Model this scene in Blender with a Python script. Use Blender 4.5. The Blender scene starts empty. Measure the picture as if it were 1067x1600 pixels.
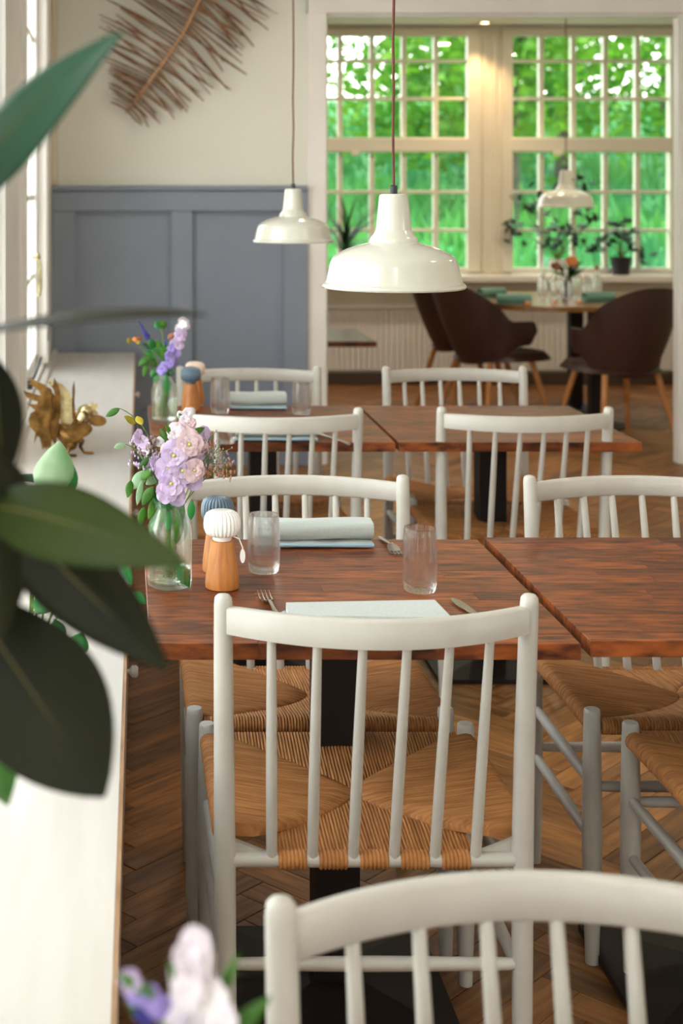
import bpy, math, random
from mathutils import Vector, Matrix, noise
PI = math.pi
C = bpy.context.scene.collection
S = bpy.context.scene
F = 2330.0; VX, VY, H = 190.0, 285.0, 1.46        # focal length in pixels, vanishing point, eye height

# ------------------------------------------------------------------ camera
cd = bpy.data.cameras.new('camera'); cam = bpy.data.objects.new('camera', cd); C.objects.link(cam)
cam.location = (0, 0, H); cam.rotation_euler = (PI/2, 0, 0)
cd.sensor_fit = 'AUTO'; cd.sensor_width = 36; cd.lens = F/1600*36
cd.shift_x = (533.5-VX)/1600; cd.shift_y = -(800-VY)/1600
cd.clip_start = .05; cd.clip_end = 300
cd.dof.use_dof = True; cd.dof.focus_distance = 2.7; cd.dof.aperture_fstop = 5.0; cd.dof.aperture_blades = 0
S.camera = cam
# ------------------------------------------------------------------ light
w = bpy.data.worlds.new('world'); S.world = w; w.use_nodes = True
nt = w.node_tree; bgn = nt.nodes['Background']
tc = nt.nodes.new('ShaderNodeTexCoord'); sx = nt.nodes.new('ShaderNodeSeparateXYZ'); cr = nt.nodes.new('ShaderNodeValToRGB')
nt.links.new(tc.outputs['Generated'], sx.inputs[0]); nt.links.new(sx.outputs['Z'], cr.inputs[0]); nt.links.new(cr.outputs[0], bgn.inputs[0])
cr.color_ramp.elements[0].color = (1, .97, .92, 1); cr.color_ramp.elements[1].color = (.80, .87, 1, 1)
bgn.inputs[1].default_value = 6.0
sd = bpy.data.lights.new('sun', 'SUN'); so = bpy.data.objects.new('sun', sd); C.objects.link(so)
sd.energy = 5.0; sd.angle = math.radians(3); sd.color = (1, .95, .82)
so.rotation_euler = Vector((-.75, .45, -.95)).to_track_quat('-Z', 'Y').to_euler()
def warm_fill(x, y, z, e, size=.12):  # added warm fill lights below the ceilings, without visible fixtures
    d = bpy.data.lights.new('warm_fill', 'AREA'); d.shape = 'DISK'; d.size = size; d.energy = e; d.color = (1, .84, .66)
    o = bpy.data.objects.new('warm_fill', d); C.objects.link(o); o.location = (x, y, z)
for x, y in ((.2, .2), (2.2, .2), (2.0, 2.6), (.9, 6.2), (3.4, 5.0)): warm_fill(x, y, 2.70, 9)
for x, y in ((1.2, 9.6), (3.4, 8.6), (2.6, 9.6)): warm_fill(x, y, 2.58, 11)
S.view_settings.view_transform = 'Standard'; S.view_settings.look = 'None'
S.view_settings.gamma = 1; S.view_settings.use_curve_mapping = False
S.view_settings.exposure = 0.16
cy = S.cycles
cy.use_denoising = True; cy.max_bounces = 10; cy.diffuse_bounces = 5; cy.glossy_bounces = 4; cy.transmission_bounces = 8
cy.transparent_max_bounces = 16; cy.sample_clamp_indirect = 6; cy.blur_glossy = .5

# ------------------------------------------------------------------ helpers
def U(px, py, d):
    k = d/F
    return Vector(((px-VX)*k, d, H-(py-VY)*k))
def srgb(r, g, b):
    f = lambda c: (c/255/12.92) if c/255 <= .04045 else ((c/255+.055)/1.055)**2.4
    return (f(r), f(g), f(b), 1)
MATS = {}
def mat(name, col, col2=None, nscale=6, stretch=(1, 1, 1), rough=.5, bump=0., bscale=60, metallic=0., coat=0.,
        trans=0., ior=1.5, rnd=0., uv=False, detail=6, contrast=(.35, .65), sheen=0., emit=None, subs=0., spec=.5, tone=False):
    if name in MATS: return MATS[name]
    m = bpy.data.materials.new(name); m.use_nodes = True; t = m.node_tree; n = t.nodes; L = t.links
    b = n['Principled BSDF']
    b.inputs['Roughness'].default_value = rough; b.inputs['Metallic'].default_value = metallic
    b.inputs['Coat Weight'].default_value = coat; b.inputs['Coat Roughness'].default_value = .15
    b.inputs['Transmission Weight'].default_value = trans; b.inputs['IOR'].default_value = ior
    b.inputs['Specular IOR Level'].default_value = spec
    b.inputs['Sheen Weight'].default_value = sheen
    if emit: b.inputs['Emission Color'].default_value = emit[0]; b.inputs['Emission Strength'].default_value = emit[1]
    tcn = n.new('ShaderNodeTexCoord'); mp = n.new('ShaderNodeMapping'); mp.inputs['Scale'].default_value = stretch
    L.new(tcn.outputs['UV' if uv else 'Object'], mp.inputs[0])
    oi = n.new('ShaderNodeObjectInfo')
    wn = n.new('ShaderNodeMath'); wn.operation = 'MULTIPLY'; wn.inputs[1].default_value = 43.
    L.new(oi.outputs['Random'], wn.inputs[0])
    colout = None
    if col2 is not None:
        nz = n.new('ShaderNodeTexNoise'); nz.noise_dimensions = '4D'; nz.inputs['Scale'].default_value = nscale; nz.inputs['Detail'].default_value = detail
        L.new(mp.outputs[0], nz.inputs['Vector']); L.new(wn.outputs[0], nz.inputs['W'])
        rp = n.new('ShaderNodeValToRGB'); rp.color_ramp.elements[0].position = contrast[0]; rp.color_ramp.elements[1].position = contrast[1]
        rp.color_ramp.elements[0].color = col; rp.color_ramp.elements[1].color = col2
        L.new(nz.outputs[0], rp.inputs[0]); colout = rp.outputs[0]
    else:
        rg = n.new('ShaderNodeRGB'); rg.outputs[0].default_value = col; colout = rg.outputs[0]
    if rnd:
        hs = n.new('ShaderNodeHueSaturation'); mr = n.new('ShaderNodeMapRange')
        mr.inputs['To Min'].default_value = 1-rnd; mr.inputs['To Max'].default_value = 1+rnd
        if tone:
            at = n.new('ShaderNodeAttribute'); at.attribute_name = 'tone'
            ad = n.new('ShaderNodeMath'); ad.operation = 'ADD'; L.new(oi.outputs['Random'], ad.inputs[0]); L.new(at.outputs['Fac'], ad.inputs[1])
            fr = n.new('ShaderNodeMath'); fr.operation = 'FRACT'; L.new(ad.outputs[0], fr.inputs[0]); L.new(fr.outputs[0], mr.inputs[0])
        else: L.new(oi.outputs['Random'], mr.inputs[0])
        L.new(mr.outputs[0], hs.inputs['Value']); L.new(colout, hs.inputs['Color']); colout = hs.outputs[0]
    L.new(colout, b.inputs['Base Color'])
    if bump:
        n2 = n.new('ShaderNodeTexNoise'); n2.inputs['Scale'].default_value = bscale; n2.inputs['Detail'].default_value = 4
        L.new(mp.outputs[0], n2.inputs['Vector'])
        bp = n.new('ShaderNodeBump'); bp.inputs['Strength'].default_value = bump; bp.inputs['Distance'].default_value = .002
        L.new(n2.outputs[0], bp.inputs['Height']); L.new(bp.outputs[0], b.inputs['Normal'])
    if subs:
        tl = n.new('ShaderNodeBsdfTranslucent'); mx = n.new('ShaderNodeMixShader'); mx.inputs[0].default_value = subs
        L.new(colout, tl.inputs[0]); L.new(b.outputs[0], mx.inputs[1]); L.new(tl.outputs[0], mx.inputs[2])
        L.new(mx.outputs[0], n['Material Output'].inputs[0])
    MATS[name] = m
    return m
def pane_mat(name='pane_glass', ior=1.35, col=(.96, .98, .97, 1)):
    m = bpy.data.materials.new(name); m.use_nodes = True; t = m.node_tree; n = t.nodes
    n.remove(n['Principled BSDF'])
    tr = n.new('ShaderNodeBsdfTransparent'); gl = n.new('ShaderNodeBsdfGlossy'); gl.inputs['Roughness'].default_value = .02
    tr.inputs[0].default_value = col
    lw = n.new('ShaderNodeLayerWeight'); lw.inputs[0].default_value = .5; pw_ = n.new('ShaderNodeMath'); pw_.operation = 'POWER'; pw_.inputs[1].default_value = 4
    ma = n.new('ShaderNodeMath'); ma.operation = 'MULTIPLY_ADD'; ma.inputs[1].default_value = .55; ma.inputs[2].default_value = (ior-1)*.1; mx = n.new('ShaderNodeMixShader')
    t.links.new(lw.outputs['Facing'], pw_.inputs[0]); t.links.new(pw_.outputs[0], ma.inputs[0]); t.links.new(ma.outputs[0], mx.inputs[0]); t.links.new(tr.outputs[0], mx.inputs[1]); t.links.new(gl.outputs[0], mx.inputs[2])
    t.links.new(mx.outputs[0], n['Material Output'].inputs[0])
    return m
def glass_mat(name, col, clear):
    m = bpy.data.materials.new(name); m.use_nodes = True; t = m.node_tree; n = t.nodes
    n.remove(n['Principled BSDF'])
    g = n.new('ShaderNodeBsdfGlass'); g.inputs['Roughness'].default_value = 0; g.inputs['IOR'].default_value = 1.45; g.inputs[0].default_value = col
    tr = n.new('ShaderNodeBsdfTransparent'); tr.inputs[0].default_value = col; mx = n.new('ShaderNodeMixShader'); mx.inputs[0].default_value = clear
    t.links.new(g.outputs[0], mx.inputs[1]); t.links.new(tr.outputs[0], mx.inputs[2]); t.links.new(mx.outputs[0], n['Material Output'].inputs[0])
    return m
class MB:
    def __init__(s): s.v = []; s.f = []; s.uv = []; s.tone = []
    def add(s, vs, fs, uvs=None, tone=0.):
        o = len(s.v); s.v += [tuple(x) for x in vs]
        for i, f in enumerate(fs):
            s.f.append(tuple(a+o for a in f)); s.uv.append(uvs[i] if uvs else None); s.tone.append(tone)
    def box(s, a, b, bev=0., M=None, tone=0.):
        (x0, y0, z0), (x1, y1, z1) = a, b
        if bev <= 0:
            vs = [(x, y, z) for z in (z0, z1) for y in (y0, y1) for x in (x0, x1)]
            fs = [(0, 2, 3, 1), (4, 5, 7, 6), (0, 1, 5, 4), (2, 6, 7, 3), (0, 4, 6, 2), (1, 3, 7, 5)]
        else:
            e = bev
            def ring(z, i): return [(x0+i, y0+i, z), (x1-i, y0+i, z), (x1-i, y1-i, z), (x0+i, y1-i, z)]
            vs = []
            for z, i in ((z0, e), (z0+e, 0), (z1-e, 0), (z1, e)): vs += ring(z, i)
            fs = [(3, 2, 1, 0), (12, 13, 14, 15)]
            for k in range(3):
                for j in range(4):
                    j2 = (j+1) % 4; fs.append((k*4+j, k*4+j2, k*4+4+j2, k*4+4+j))
        if M is not None: vs = [M @ Vector(q) for q in vs]
        s.add(vs, fs, tone=tone)
    def tube(s, pts, rad, seg=12, cap=True, sx=1., sy=1., up=None):
        pts = [Vector(p) for p in pts]
        if not hasattr(rad, '__len__'): rad = [rad]*len(pts)
        n = len(pts); vs = []; prev = None
        for i, p in enumerate(pts):
            t = (pts[min(i+1, n-1)]-pts[max(i-1, 0)])
            if t.length < 1e-9: t = Vector((0, 0, 1))
            t.normalize()
            if prev is None:
                a = Vector(up) if up else (Vector((0, 0, 1)) if abs(t.z) < .9 else Vector((1, 0, 0)))
            else: a = prev
            x = (a-t*a.dot(t)); x.normalize(); y = t.cross(x); prev = x
            for k in range(seg):
                th = 2*PI*k/seg; vs.append(p+x*math.cos(th)*rad[i]*sx+y*math.sin(th)*rad[i]*sy)
        fs = [(i*seg+k, i*seg+(k+1) % seg, (i+1)*seg+(k+1) % seg, (i+1)*seg+k) for i in range(n-1) for k in range(seg)]
        if cap: fs += [tuple(range(seg-1, -1, -1)), tuple((n-1)*seg+k for k in range(seg))]
        s.add(vs, fs)
    def lathe(s, prof, seg=40, cap=True, fl=None, M=None):
        vs = []
        for i, (r, z) in enumerate(prof):
            for k in range(seg):
                th = 2*PI*k/seg; rr = r*(fl(th, i) if fl else 1); vs.append((rr*math.cos(th), rr*math.sin(th), z))
        n = len(prof)
        fs = [(i*seg+k, i*seg+(k+1) % seg, (i+1)*seg+(k+1) % seg, (i+1)*seg+k) for i in range(n-1) for k in range(seg)]
        if cap: fs += [tuple(range(seg-1, -1, -1)), tuple((n-1)*seg+k for k in range(seg))]
        if M is not None: vs = [M @ Vector(q) for q in vs]
        s.add(vs, fs)
    def grid(s, fn, nu, nv, close_u=False):
        vs = [fn(i/nu, j/nv) for i in range(nu+1) for j in range(nv+1)]
        fs = [(i*(nv+1)+j, (i+1)*(nv+1)+j, (i+1)*(nv+1)+j+1, i*(nv+1)+j+1) for i in range(nu) for j in range(nv)]
        s.add(vs, fs)
    def slab(s, fn, nu, nv, off):
        """a closed sheet: fn(u,v) top, fn+off bottom"""
        top = [Vector(fn(i/nu, j/nv)) for i in range(nu+1) for j in range(nv+1)]
        o = off if callable(off) else (lambda u, v: Vector(off))
        bot = [top[i*(nv+1)+j]+o(i/nu, j/nv) for i in range(nu+1) for j in range(nv+1)]
        N = len(top); W = nv+1
        fs = [(i*W+j, (i+1)*W+j, (i+1)*W+j+1, i*W+j+1) for i in range(nu) for j in range(nv)]
        fs += [tuple(N+a for a in reversed(f)) for f in fs]
        for i in range(nu): fs += [(i*W, N+i*W, N+(i+1)*W, (i+1)*W), (i*W+nv, (i+1)*W+nv, N+(i+1)*W+nv, N+i*W+nv)]
        for j in range(nv): fs += [(j, j+1, N+j+1, N+j), (nu*W+j, N+nu*W+j, N+nu*W+j+1, nu*W+j+1)]
        s.add(top+bot, fs)
    def plate(s, poly, thick, M):
        """polygon in local xz, thickness along y"""
        n = len(poly); vs = [M @ Vector((x, -thick/2, z)) for x, z in poly]+[M @ Vector((x, thick/2, z)) for x, z in poly]
        s.add(vs, [tuple(range(n)), tuple(range(2*n-1, n-1, -1))]+[(i, n+i, n+(i+1) % n, (i+1) % n) for i in range(n)])
    def ball(s, c, r, seg=16, rings=10, M=None):
        if not hasattr(r, '__len__'): r = (r, r, r)
        vs = []; c = Vector(c)
        for i in range(1, rings):
            ph = PI*i/rings
            for k in range(seg):
                th = 2*PI*k/seg; q = Vector((r[0]*math.sin(ph)*math.cos(th), r[1]*math.sin(ph)*math.sin(th), r[2]*math.cos(ph)))
                vs.append(c+(M @ q if M is not None else q))
        top = Vector((0, 0, r[2])); a = len(vs)
        vs += [c+(M @ top if M is not None else top), c-(M @ top if M is not None else top)]
        fs = [(i*seg+k, (i+1)*seg+k, (i+1)*seg+(k+1) % seg, i*seg+(k+1) % seg) for i in range(rings-2) for k in range(seg)]
        fs += [(a, k, (k+1) % seg) for k in range(seg)]+[(a+1, (rings-2)*seg+(k+1) % seg, (rings-2)*seg+k) for k in range(seg)]
        s.add(vs, fs)
    def leaf(s, base, tip, width, nrm, bend=.1, fold=.15, n=10, m=6, thick=.0007, shape=.9, wave=0., curl=0.):
        base, tip = Vector(base), Vector(tip); ax = tip-base; Ln = ax.length; a = ax.normalized()
        side = a.cross(Vector(nrm)).normalized(); up = side.cross(a).normalized()
        def fn(u, v):
            t = u; wd = width/2*(math.sin(PI*min(1, max(0, t*.985+.01))**shape)**.85); q = 2*v-1
            return base+ax*t+side*q*wd+up*(bend*Ln*4*t*(1-t)-fold*wd*abs(q)+wave*width*math.sin(9*t+q*2)*abs(q))+side*curl*Ln*math.sin(PI*t)
        s.slab(fn, n, m, up*-thick)
    def build(s, name, m, parent=None, smooth=True, loc=None, rot=None, kind=None, angle=40):
        me = bpy.data.meshes.new(name); me.from_pydata(s.v, [], s.f)
        if any(x is not None for x in s.uv):
            ul = me.uv_layers.new(name='UVMap'); k = 0
            for p, uvs in zip(me.polygons, s.uv):
                for li in range(p.loop_total):
                    ul.data[p.loop_start+li].uv = uvs[li] if uvs else (0, 0)
        if any(s.tone):
            at = me.attributes.new('tone', 'FLOAT', 'FACE'); at.data.foreach_set('value', s.tone)
        me.materials.append(m)
        if smooth:
            me.polygons.foreach_set('use_smooth', [True]*len(me.polygons)); me.set_sharp_from_angle(angle=math.radians(angle))
        me.update()
        o = bpy.data.objects.new(name, me); C.objects.link(o)
        if parent: o.parent = parent
        if loc is not None: o.location = loc
        if rot is not None: o.rotation_euler = rot
        if kind: o['kind'] = kind
        return o
def recalc(o):
    import bmesh
    bm = bmesh.new(); bm.from_mesh(o.data); bmesh.ops.recalc_face_normals(bm, faces=bm.faces); bm.to_mesh(o.data); bm.free(); return o
def tag(o, label=None, cat=None, group=None, kind=None):
    if label: o['label'] = label
    if cat: o['category'] = cat
    if group: o['group'] = group
    if kind: o['kind'] = kind
    return o
def thing(name, label, cat, loc=(0, 0, 0), rz=0, group=None):
    o = bpy.data.objects.new(name, None); C.objects.link(o); o.location = loc; o.rotation_euler = (0, 0, rz); o.empty_display_size = .05
    return tag(o, label, cat, group)
def copy_tree(o, parent=None, ch=None):
    c = o.copy(); C.objects.link(c)
    if parent: c.parent = parent
    for k in list(o.children): copy_tree(k, c)
    return c
def dup(o, loc, rz, label, group=None):
    kids = list(o.children)
    c = o.copy(); C.objects.link(c); c.location = loc; c.rotation_euler = (0, 0, rz); c['label'] = label
    if group: c['group'] = group
    for k in kids: copy_tree(k, c)
    return c
def struct(name, mb, m, smooth=False, parent=None):
    o = mb.build(name, m, parent, smooth=smooth)
    if not parent: o['kind'] = 'structure'
    return o
def bx(a, b, bev=0.):
    m = MB(); m.box(a, b, bev); return m

# ------------------------------------------------------------------ materials
M_wall = mat('cream_wall_paint', srgb(222, 222, 210), srgb(216, 216, 204), nscale=1.5, rough=.8, bump=.15, bscale=120)
M_blue = mat('blue_grey_paint', srgb(128, 137, 152), srgb(122, 131, 146), nscale=3, rough=.38, bump=.05, bscale=40)
M_white = mat('white_trim_paint', srgb(232, 229, 224), srgb(224, 221, 215), nscale=4, rough=.35)
M_sash = mat('cream_sash_paint', srgb(222, 216, 198), srgb(214, 208, 190), nscale=4, rough=.4)
M_ceil = mat('ceiling_paint', srgb(232, 230, 222), rough=.9)
M_chair = mat('grey_beige_lacquer', srgb(190, 186, 177), srgb(183, 179, 170), nscale=20, rough=.36, bump=.08, bscale=220)
M_cord = mat('paper_cord', srgb(192, 132, 74), srgb(158, 100, 50), nscale=40, rough=.75, bump=.4, bscale=900, contrast=(.3, .7))
M_cordx = mat('paper_cord_across', srgb(196, 136, 78), srgb(150, 96, 50), nscale=60, stretch=(.15, 4, 1), rough=.75, bump=.4, bscale=300, contrast=(.35, .65))
M_cordy = mat('paper_cord_lengthwise', srgb(196, 136, 78), srgb(150, 96, 50), nscale=60, stretch=(4, .15, 1), rough=.75, bump=.4, bscale=300, contrast=(.35, .65))
M_table = mat('red_brown_oiled_oak', srgb(54, 23, 9), srgb(142, 74, 31), nscale=9, stretch=(1.8, 9, 5), rough=.42, spec=.3, bump=.18, bscale=45, rnd=.42, detail=9, contrast=(.34, .66))
M_black = mat('black_brown_steel', srgb(34, 24, 22), srgb(28, 20, 18), nscale=8, rough=.5, spec=.25)
M_floor = mat('oiled_oak_parquet', srgb(92, 57, 28), srgb(166, 113, 62), nscale=7, stretch=(.8, 8, 1), rough=.42, bump=.25, bscale=40, rnd=.36, uv=True, tone=True, detail=9, contrast=(.3, .7), spec=.35)
M_dark = mat('dark_gap', srgb(35, 22, 14), rough=.8)
M_cred = mat('white_oiled_board', srgb(206, 201, 193), srgb(199, 193, 184), nscale=3, stretch=(12, 1, 1), rough=.3, coat=.15)
M_edge = mat('oak_edge', srgb(170, 135, 100), srgb(140, 105, 72), nscale=20, stretch=(3, .5, 3), rough=.5)
M_pane = pane_mat()
M_lamp = mat('cream_enamel', srgb(204, 203, 190), srgb(200, 199, 186), nscale=3, rough=.16, coat=.6)
M_lampin = mat('lamp_grey_enamel', srgb(205, 203, 190), rough=.3)
M_cable = mat('brown_red_cable', srgb(110, 62, 48), srgb(86, 46, 36), nscale=300, rough=.8)
M_cap = mat('black_plastic', srgb(30, 34, 38), rough=.4)
M_glass = glass_mat('clear_glass', (1, 1, 1, 1), .5)
M_vglass = glass_mat('greenish_bottle_glass', (.97, .99, .975, 1), .6)
M_water = mat('vase_water', srgb(244, 250, 244), rough=0, trans=1, ior=1.33)
M_napkin = mat('pale_blue_linen', srgb(184, 190, 183), srgb(166, 174, 169), nscale=500, rough=.9, bump=.5, bscale=900, sheen=.3)
M_napin = mat('blue_linen_fold', srgb(150, 176, 188), rough=.9, bump=.4, bscale=900)
M_napg = mat('sage_green_linen', srgb(112, 150, 136), srgb(98, 136, 124), nscale=200, rough=.9)
M_steel = mat('brushed_steel', srgb(190, 188, 180), metallic=1, rough=.22)
M_oak = mat('honey_oak', srgb(196, 128, 62), srgb(160, 94, 40), nscale=14, stretch=(6, 6, .6), rough=.4, bump=.1, bscale=60)
M_cer = mat('white_ceramic', srgb(238, 236, 232), rough=.25, coat=.3)
M_cerb = mat('blue_grey_ceramic', srgb(96, 118, 134), srgb(84, 106, 122), nscale=30, rough=.25, coat=.3)
M_cerp = mat('blush_ceramic', srgb(228, 205, 190), rough=.3)
M_brass = mat('aged_brass', srgb(160, 122, 66), srgb(96, 68, 34), nscale=30, metallic=.9, rough=.34, bump=.4, bscale=160)
M_brassl = mat('polished_or_lit_brass', srgb(220, 205, 160), srgb(190, 170, 120), nscale=40, metallic=.9, rough=.22, bump=.6, bscale=140)  # pale brass; on the far wing it stands for bright light
M_twig = mat('dry_palm_twig', srgb(150, 112, 80), srgb(84, 58, 40), nscale=40, rough=.8, rnd=.3)
M_rib = mat('palm_midrib', srgb(196, 156, 118), srgb(176, 134, 98), nscale=20, rough=.7)
M_rubber = mat('rubber_plant_backlit_leaf', srgb(30, 32, 14), srgb(22, 24, 12), nscale=10, rough=.5, coat=.0, spec=.12, subs=.03)  # near-black base colour includes the shade of the backlit leaves
M_rubber2 = mat('rubber_plant_sheen_leaf', srgb(52, 92, 70), srgb(44, 80, 62), nscale=8, rough=.4, coat=.05, spec=.35, subs=.08)  # lighter green paints in the glossy reflection on upper leaves
M_rubber3 = mat('rubber_plant_top_leaf', srgb(52, 66, 28), srgb(42, 54, 24), nscale=10, rough=.5, spec=.15, subs=.05)
M_rubmid = mat('rubber_plant_midrib', srgb(92, 84, 36), rough=.6)
M_rubstem = mat('rubber_plant_stem', srgb(70, 60, 44), rough=.7)
M_leaf = mat('fresh_leaf', srgb(84, 140, 40), srgb(58, 110, 30), nscale=30, rough=.45, rnd=.25, subs=.35)
M_leafb = mat('bright_leaf', srgb(40, 140, 60), srgb(30, 112, 44), nscale=20, rough=.35, coat=.2, subs=.3)
M_leafv = mat('pale_leaf', srgb(200, 220, 190), srgb(120, 180, 120), nscale=12, rough=.35, subs=.3)
M_leafy = mat('yellow_leaf', srgb(196, 178, 50), srgb(160, 150, 40), nscale=30, rough=.5, subs=.3)
M_stem = mat('green_stem', srgb(92, 120, 48), rough=.6)
M_lilac = mat('lilac_petal', srgb(226, 208, 232), srgb(206, 182, 220), nscale=40, rough=.6, subs=.35, rnd=.06)
M_pinkp = mat('blush_petal', srgb(240, 222, 226), srgb(232, 200, 206), nscale=40, rough=.6, subs=.35)
M_whitep = mat('white_petal', srgb(244, 240, 240), srgb(236, 226, 236), nscale=40, rough=.6, subs=.35)
M_purp = mat('purple_petal', srgb(150, 132, 205), srgb(180, 160, 220), nscale=40, rough=.6, subs=.3)
M_indigo = mat('indigo_petal', srgb(44, 44, 120), srgb(60, 54, 140), nscale=40, rough=.6, subs=.1)
M_spr = mat('mauve_sprig', srgb(170, 140, 160), srgb(140, 120, 110), nscale=80, rough=.8)
M_ychip = mat('yellow_green_centre', srgb(190, 196, 90), rough=.7)
M_brown = mat('brown_leather', srgb(62, 36, 28), srgb(54, 31, 25), nscale=6, rough=.5, bump=.1, bscale=200)
M_oakleg = mat('oak_leg', srgb(196, 134, 74), srgb(170, 108, 56), nscale=10, stretch=(5, 5, .6), rough=.45)
M_ftop = mat('golden_oak_top', srgb(150, 104, 54), srgb(120, 80, 40), nscale=8, stretch=(1, 8, 1), rough=.28, coat=.3)
M_pot = mat('black_pot', srgb(36, 36, 38), rough=.5)
M_sill = mat('sill_paint', srgb(228, 224, 214), rough=.3)
M_dplant = mat('dark_house_leaf', srgb(30, 78, 34), srgb(22, 60, 28), nscale=10, rough=.4, subs=.2)
M_grass = mat('meadow_grass', srgb(58, 128, 56), srgb(34, 108, 62), nscale=.5, rough=.9, bump=.6, bscale=6, detail=8)
M_tree = mat('tree_leaf', srgb(36, 112, 30), srgb(120, 172, 44), nscale=1.6, rough=.6, subs=.45, rnd=.2)
M_bark = mat('bark', srgb(60, 64, 44), srgb(40, 44, 32), nscale=5, stretch=(4, 4, .5), rough=.95, bump=.6, bscale=12)
M_orange = mat('orange_petal', srgb(232, 150, 90), rough=.6, subs=.3)
M_spotl = mat('lit_spot_bulb', srgb(255, 230, 190), emit=((1, .72, .42, 1), 18))
M_candle = mat('amber_candle', srgb(230, 140, 60), rough=.4)  # plain amber base colour for the candles
M_terra = mat('terracotta', srgb(150, 96, 66), rough=.8)
M_corner = mat('beige_corner_strip', srgb(206, 196, 172), rough=.5)

# ------------------------------------------------------------------ room shell
YB, YF = 7.73, 10.8      # partition wall, far window wall
XL, XR = -.36, 5.0
# floor: slab + herringbone planks
fl = struct('floor', bx((XL-.3, -3, -.12), (XR+.1, YF+.2, -.012)), M_dark)
PW, PL = .075, .375
rnd = random.Random(5)
planks = []
r2 = math.sqrt(.5)
for j in range(-220, 220):
    for m in range(-26, 27):
        for hv in (0, 1):
            if hv == 0: cu, cv = j*PW+2*m*PL+PL/2, j*PW+PW/2
            else: cu, cv = j*PW+PL+2*m*PL+PW/2, j*PW+PW-PL/2
            x = (cu-cv)*r2+.03; y = (cu+cv)*r2+2.0
            if XL-.1 < x < XR+.05 and 1.2 < y < YF+.1: planks.append((x, y, hv))
def vis(x, y):
    px = VX+x*F/y; py = VY+H*F/y
    return -10 < px < 1077 and py < 1640 and x > .0
inview = sorted([p for p in planks if vis(p[0], p[1])], key=lambda p: p[1])[:300]
iv = set(inview)
def plank_geo(mb, x, y, hv, wz, tone=0, uo=(0, 0)):
    a = PI/4 if hv == 0 else 3*PI/4
    M = Matrix.Translation((x, y, 0)) @ Matrix.Rotation(a, 4, 'Z')
    l, q, e = PL/2-.0007, PW/2-.0007, .001
    top = [(-l+e, -q+e, wz), (l-e, -q+e, wz), (l-e, q-e, wz), (-l+e, q-e, wz)]
    mid = [(-l, -q, wz-e), (l, -q, wz-e), (l, q, wz-e), (-l, q, wz-e)]
    bot = [(-l, -q, -.012), (l, -q, -.012), (l, q, -.012), (-l, q, -.012)]
    vs = top+mid+bot; fs = [(0, 1, 2, 3)]
    for k in range(4):
        k2 = (k+1) % 4; fs += [(4+k, 4+k2, k2, k), (8+k, 8+k2, 4+k2, 4+k)]
    uvs = [[(vs[i][0]+uo[0], vs[i][1]+uo[1]) for i in f] for f in fs]
    mb.add([M @ Vector(v) for v in vs], fs, uvs, tone)
pm = MB(); plank_geo(pm, 0, 0, 0, 0); p0 = pm.build('plank', M_floor, fl, smooth=False); pme = p0.data
first = True
for (x, y, hv) in inview:
    o = p0 if first else p0.copy()
    if not first: C.objects.link(o)
    first = False
    o.location = (x, y, rnd.uniform(-.0006, .0004)); o.rotation_euler = (0, 0, (0 if hv == 0 else PI/2))
rest = MB()
for p in planks:
    if p not in iv: plank_geo(rest, p[0], p[1], p[2], rnd.uniform(-.0006, .0002), rnd.random()*.999+.0005, (rnd.uniform(0, 90), rnd.uniform(0, 90)))
rest.build('plank_field', M_floor, fl, smooth=False, kind='stuff')
# ceiling and outer walls
struct('ceiling', bx((XL-.3, -3, 2.72), (XR+.2, YB, 2.95)), M_ceil)
struct('ceiling_far', bx((XL-.3, YB, 2.6), (XR+.2, YF+.2, 2.95)), M_ceil)
wr = MB(); wr.box((XR, 3.4, 0), (XR+.2, YF+.2, 2.95)); wr.box((XR, -3, 2.3), (XR+.2, 3.4, 2.95)); wr.box((XR, -3, 0), (XR+.2, 3.4, .95)); wr.box((XR, .6, .95), (XR+.2, 3.4, 2.3)); wr.box((XR, -3, .95), (XR+.2, -1.2, 2.3))
struct('wall_right', wr, M_wall)  # unseen wall, added to block the sun; opening sized for fill light
rw = MB(); rw.box((XL-.3, -3.2, 0), (XR+.2, -3, .9)); rw.box((XL-.3, -3.2, 2.2), (XR+.2, -3, 2.95)); rw.box((XL-.3, -3.2, .9), (.6, -3, 2.2)); rw.box((2.3, -3.2, .9), (XR+.2, -3, 2.2))
struct('wall_rear', rw, M_wall)  # unseen wall, added to cut the fill light from behind the camera
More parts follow.
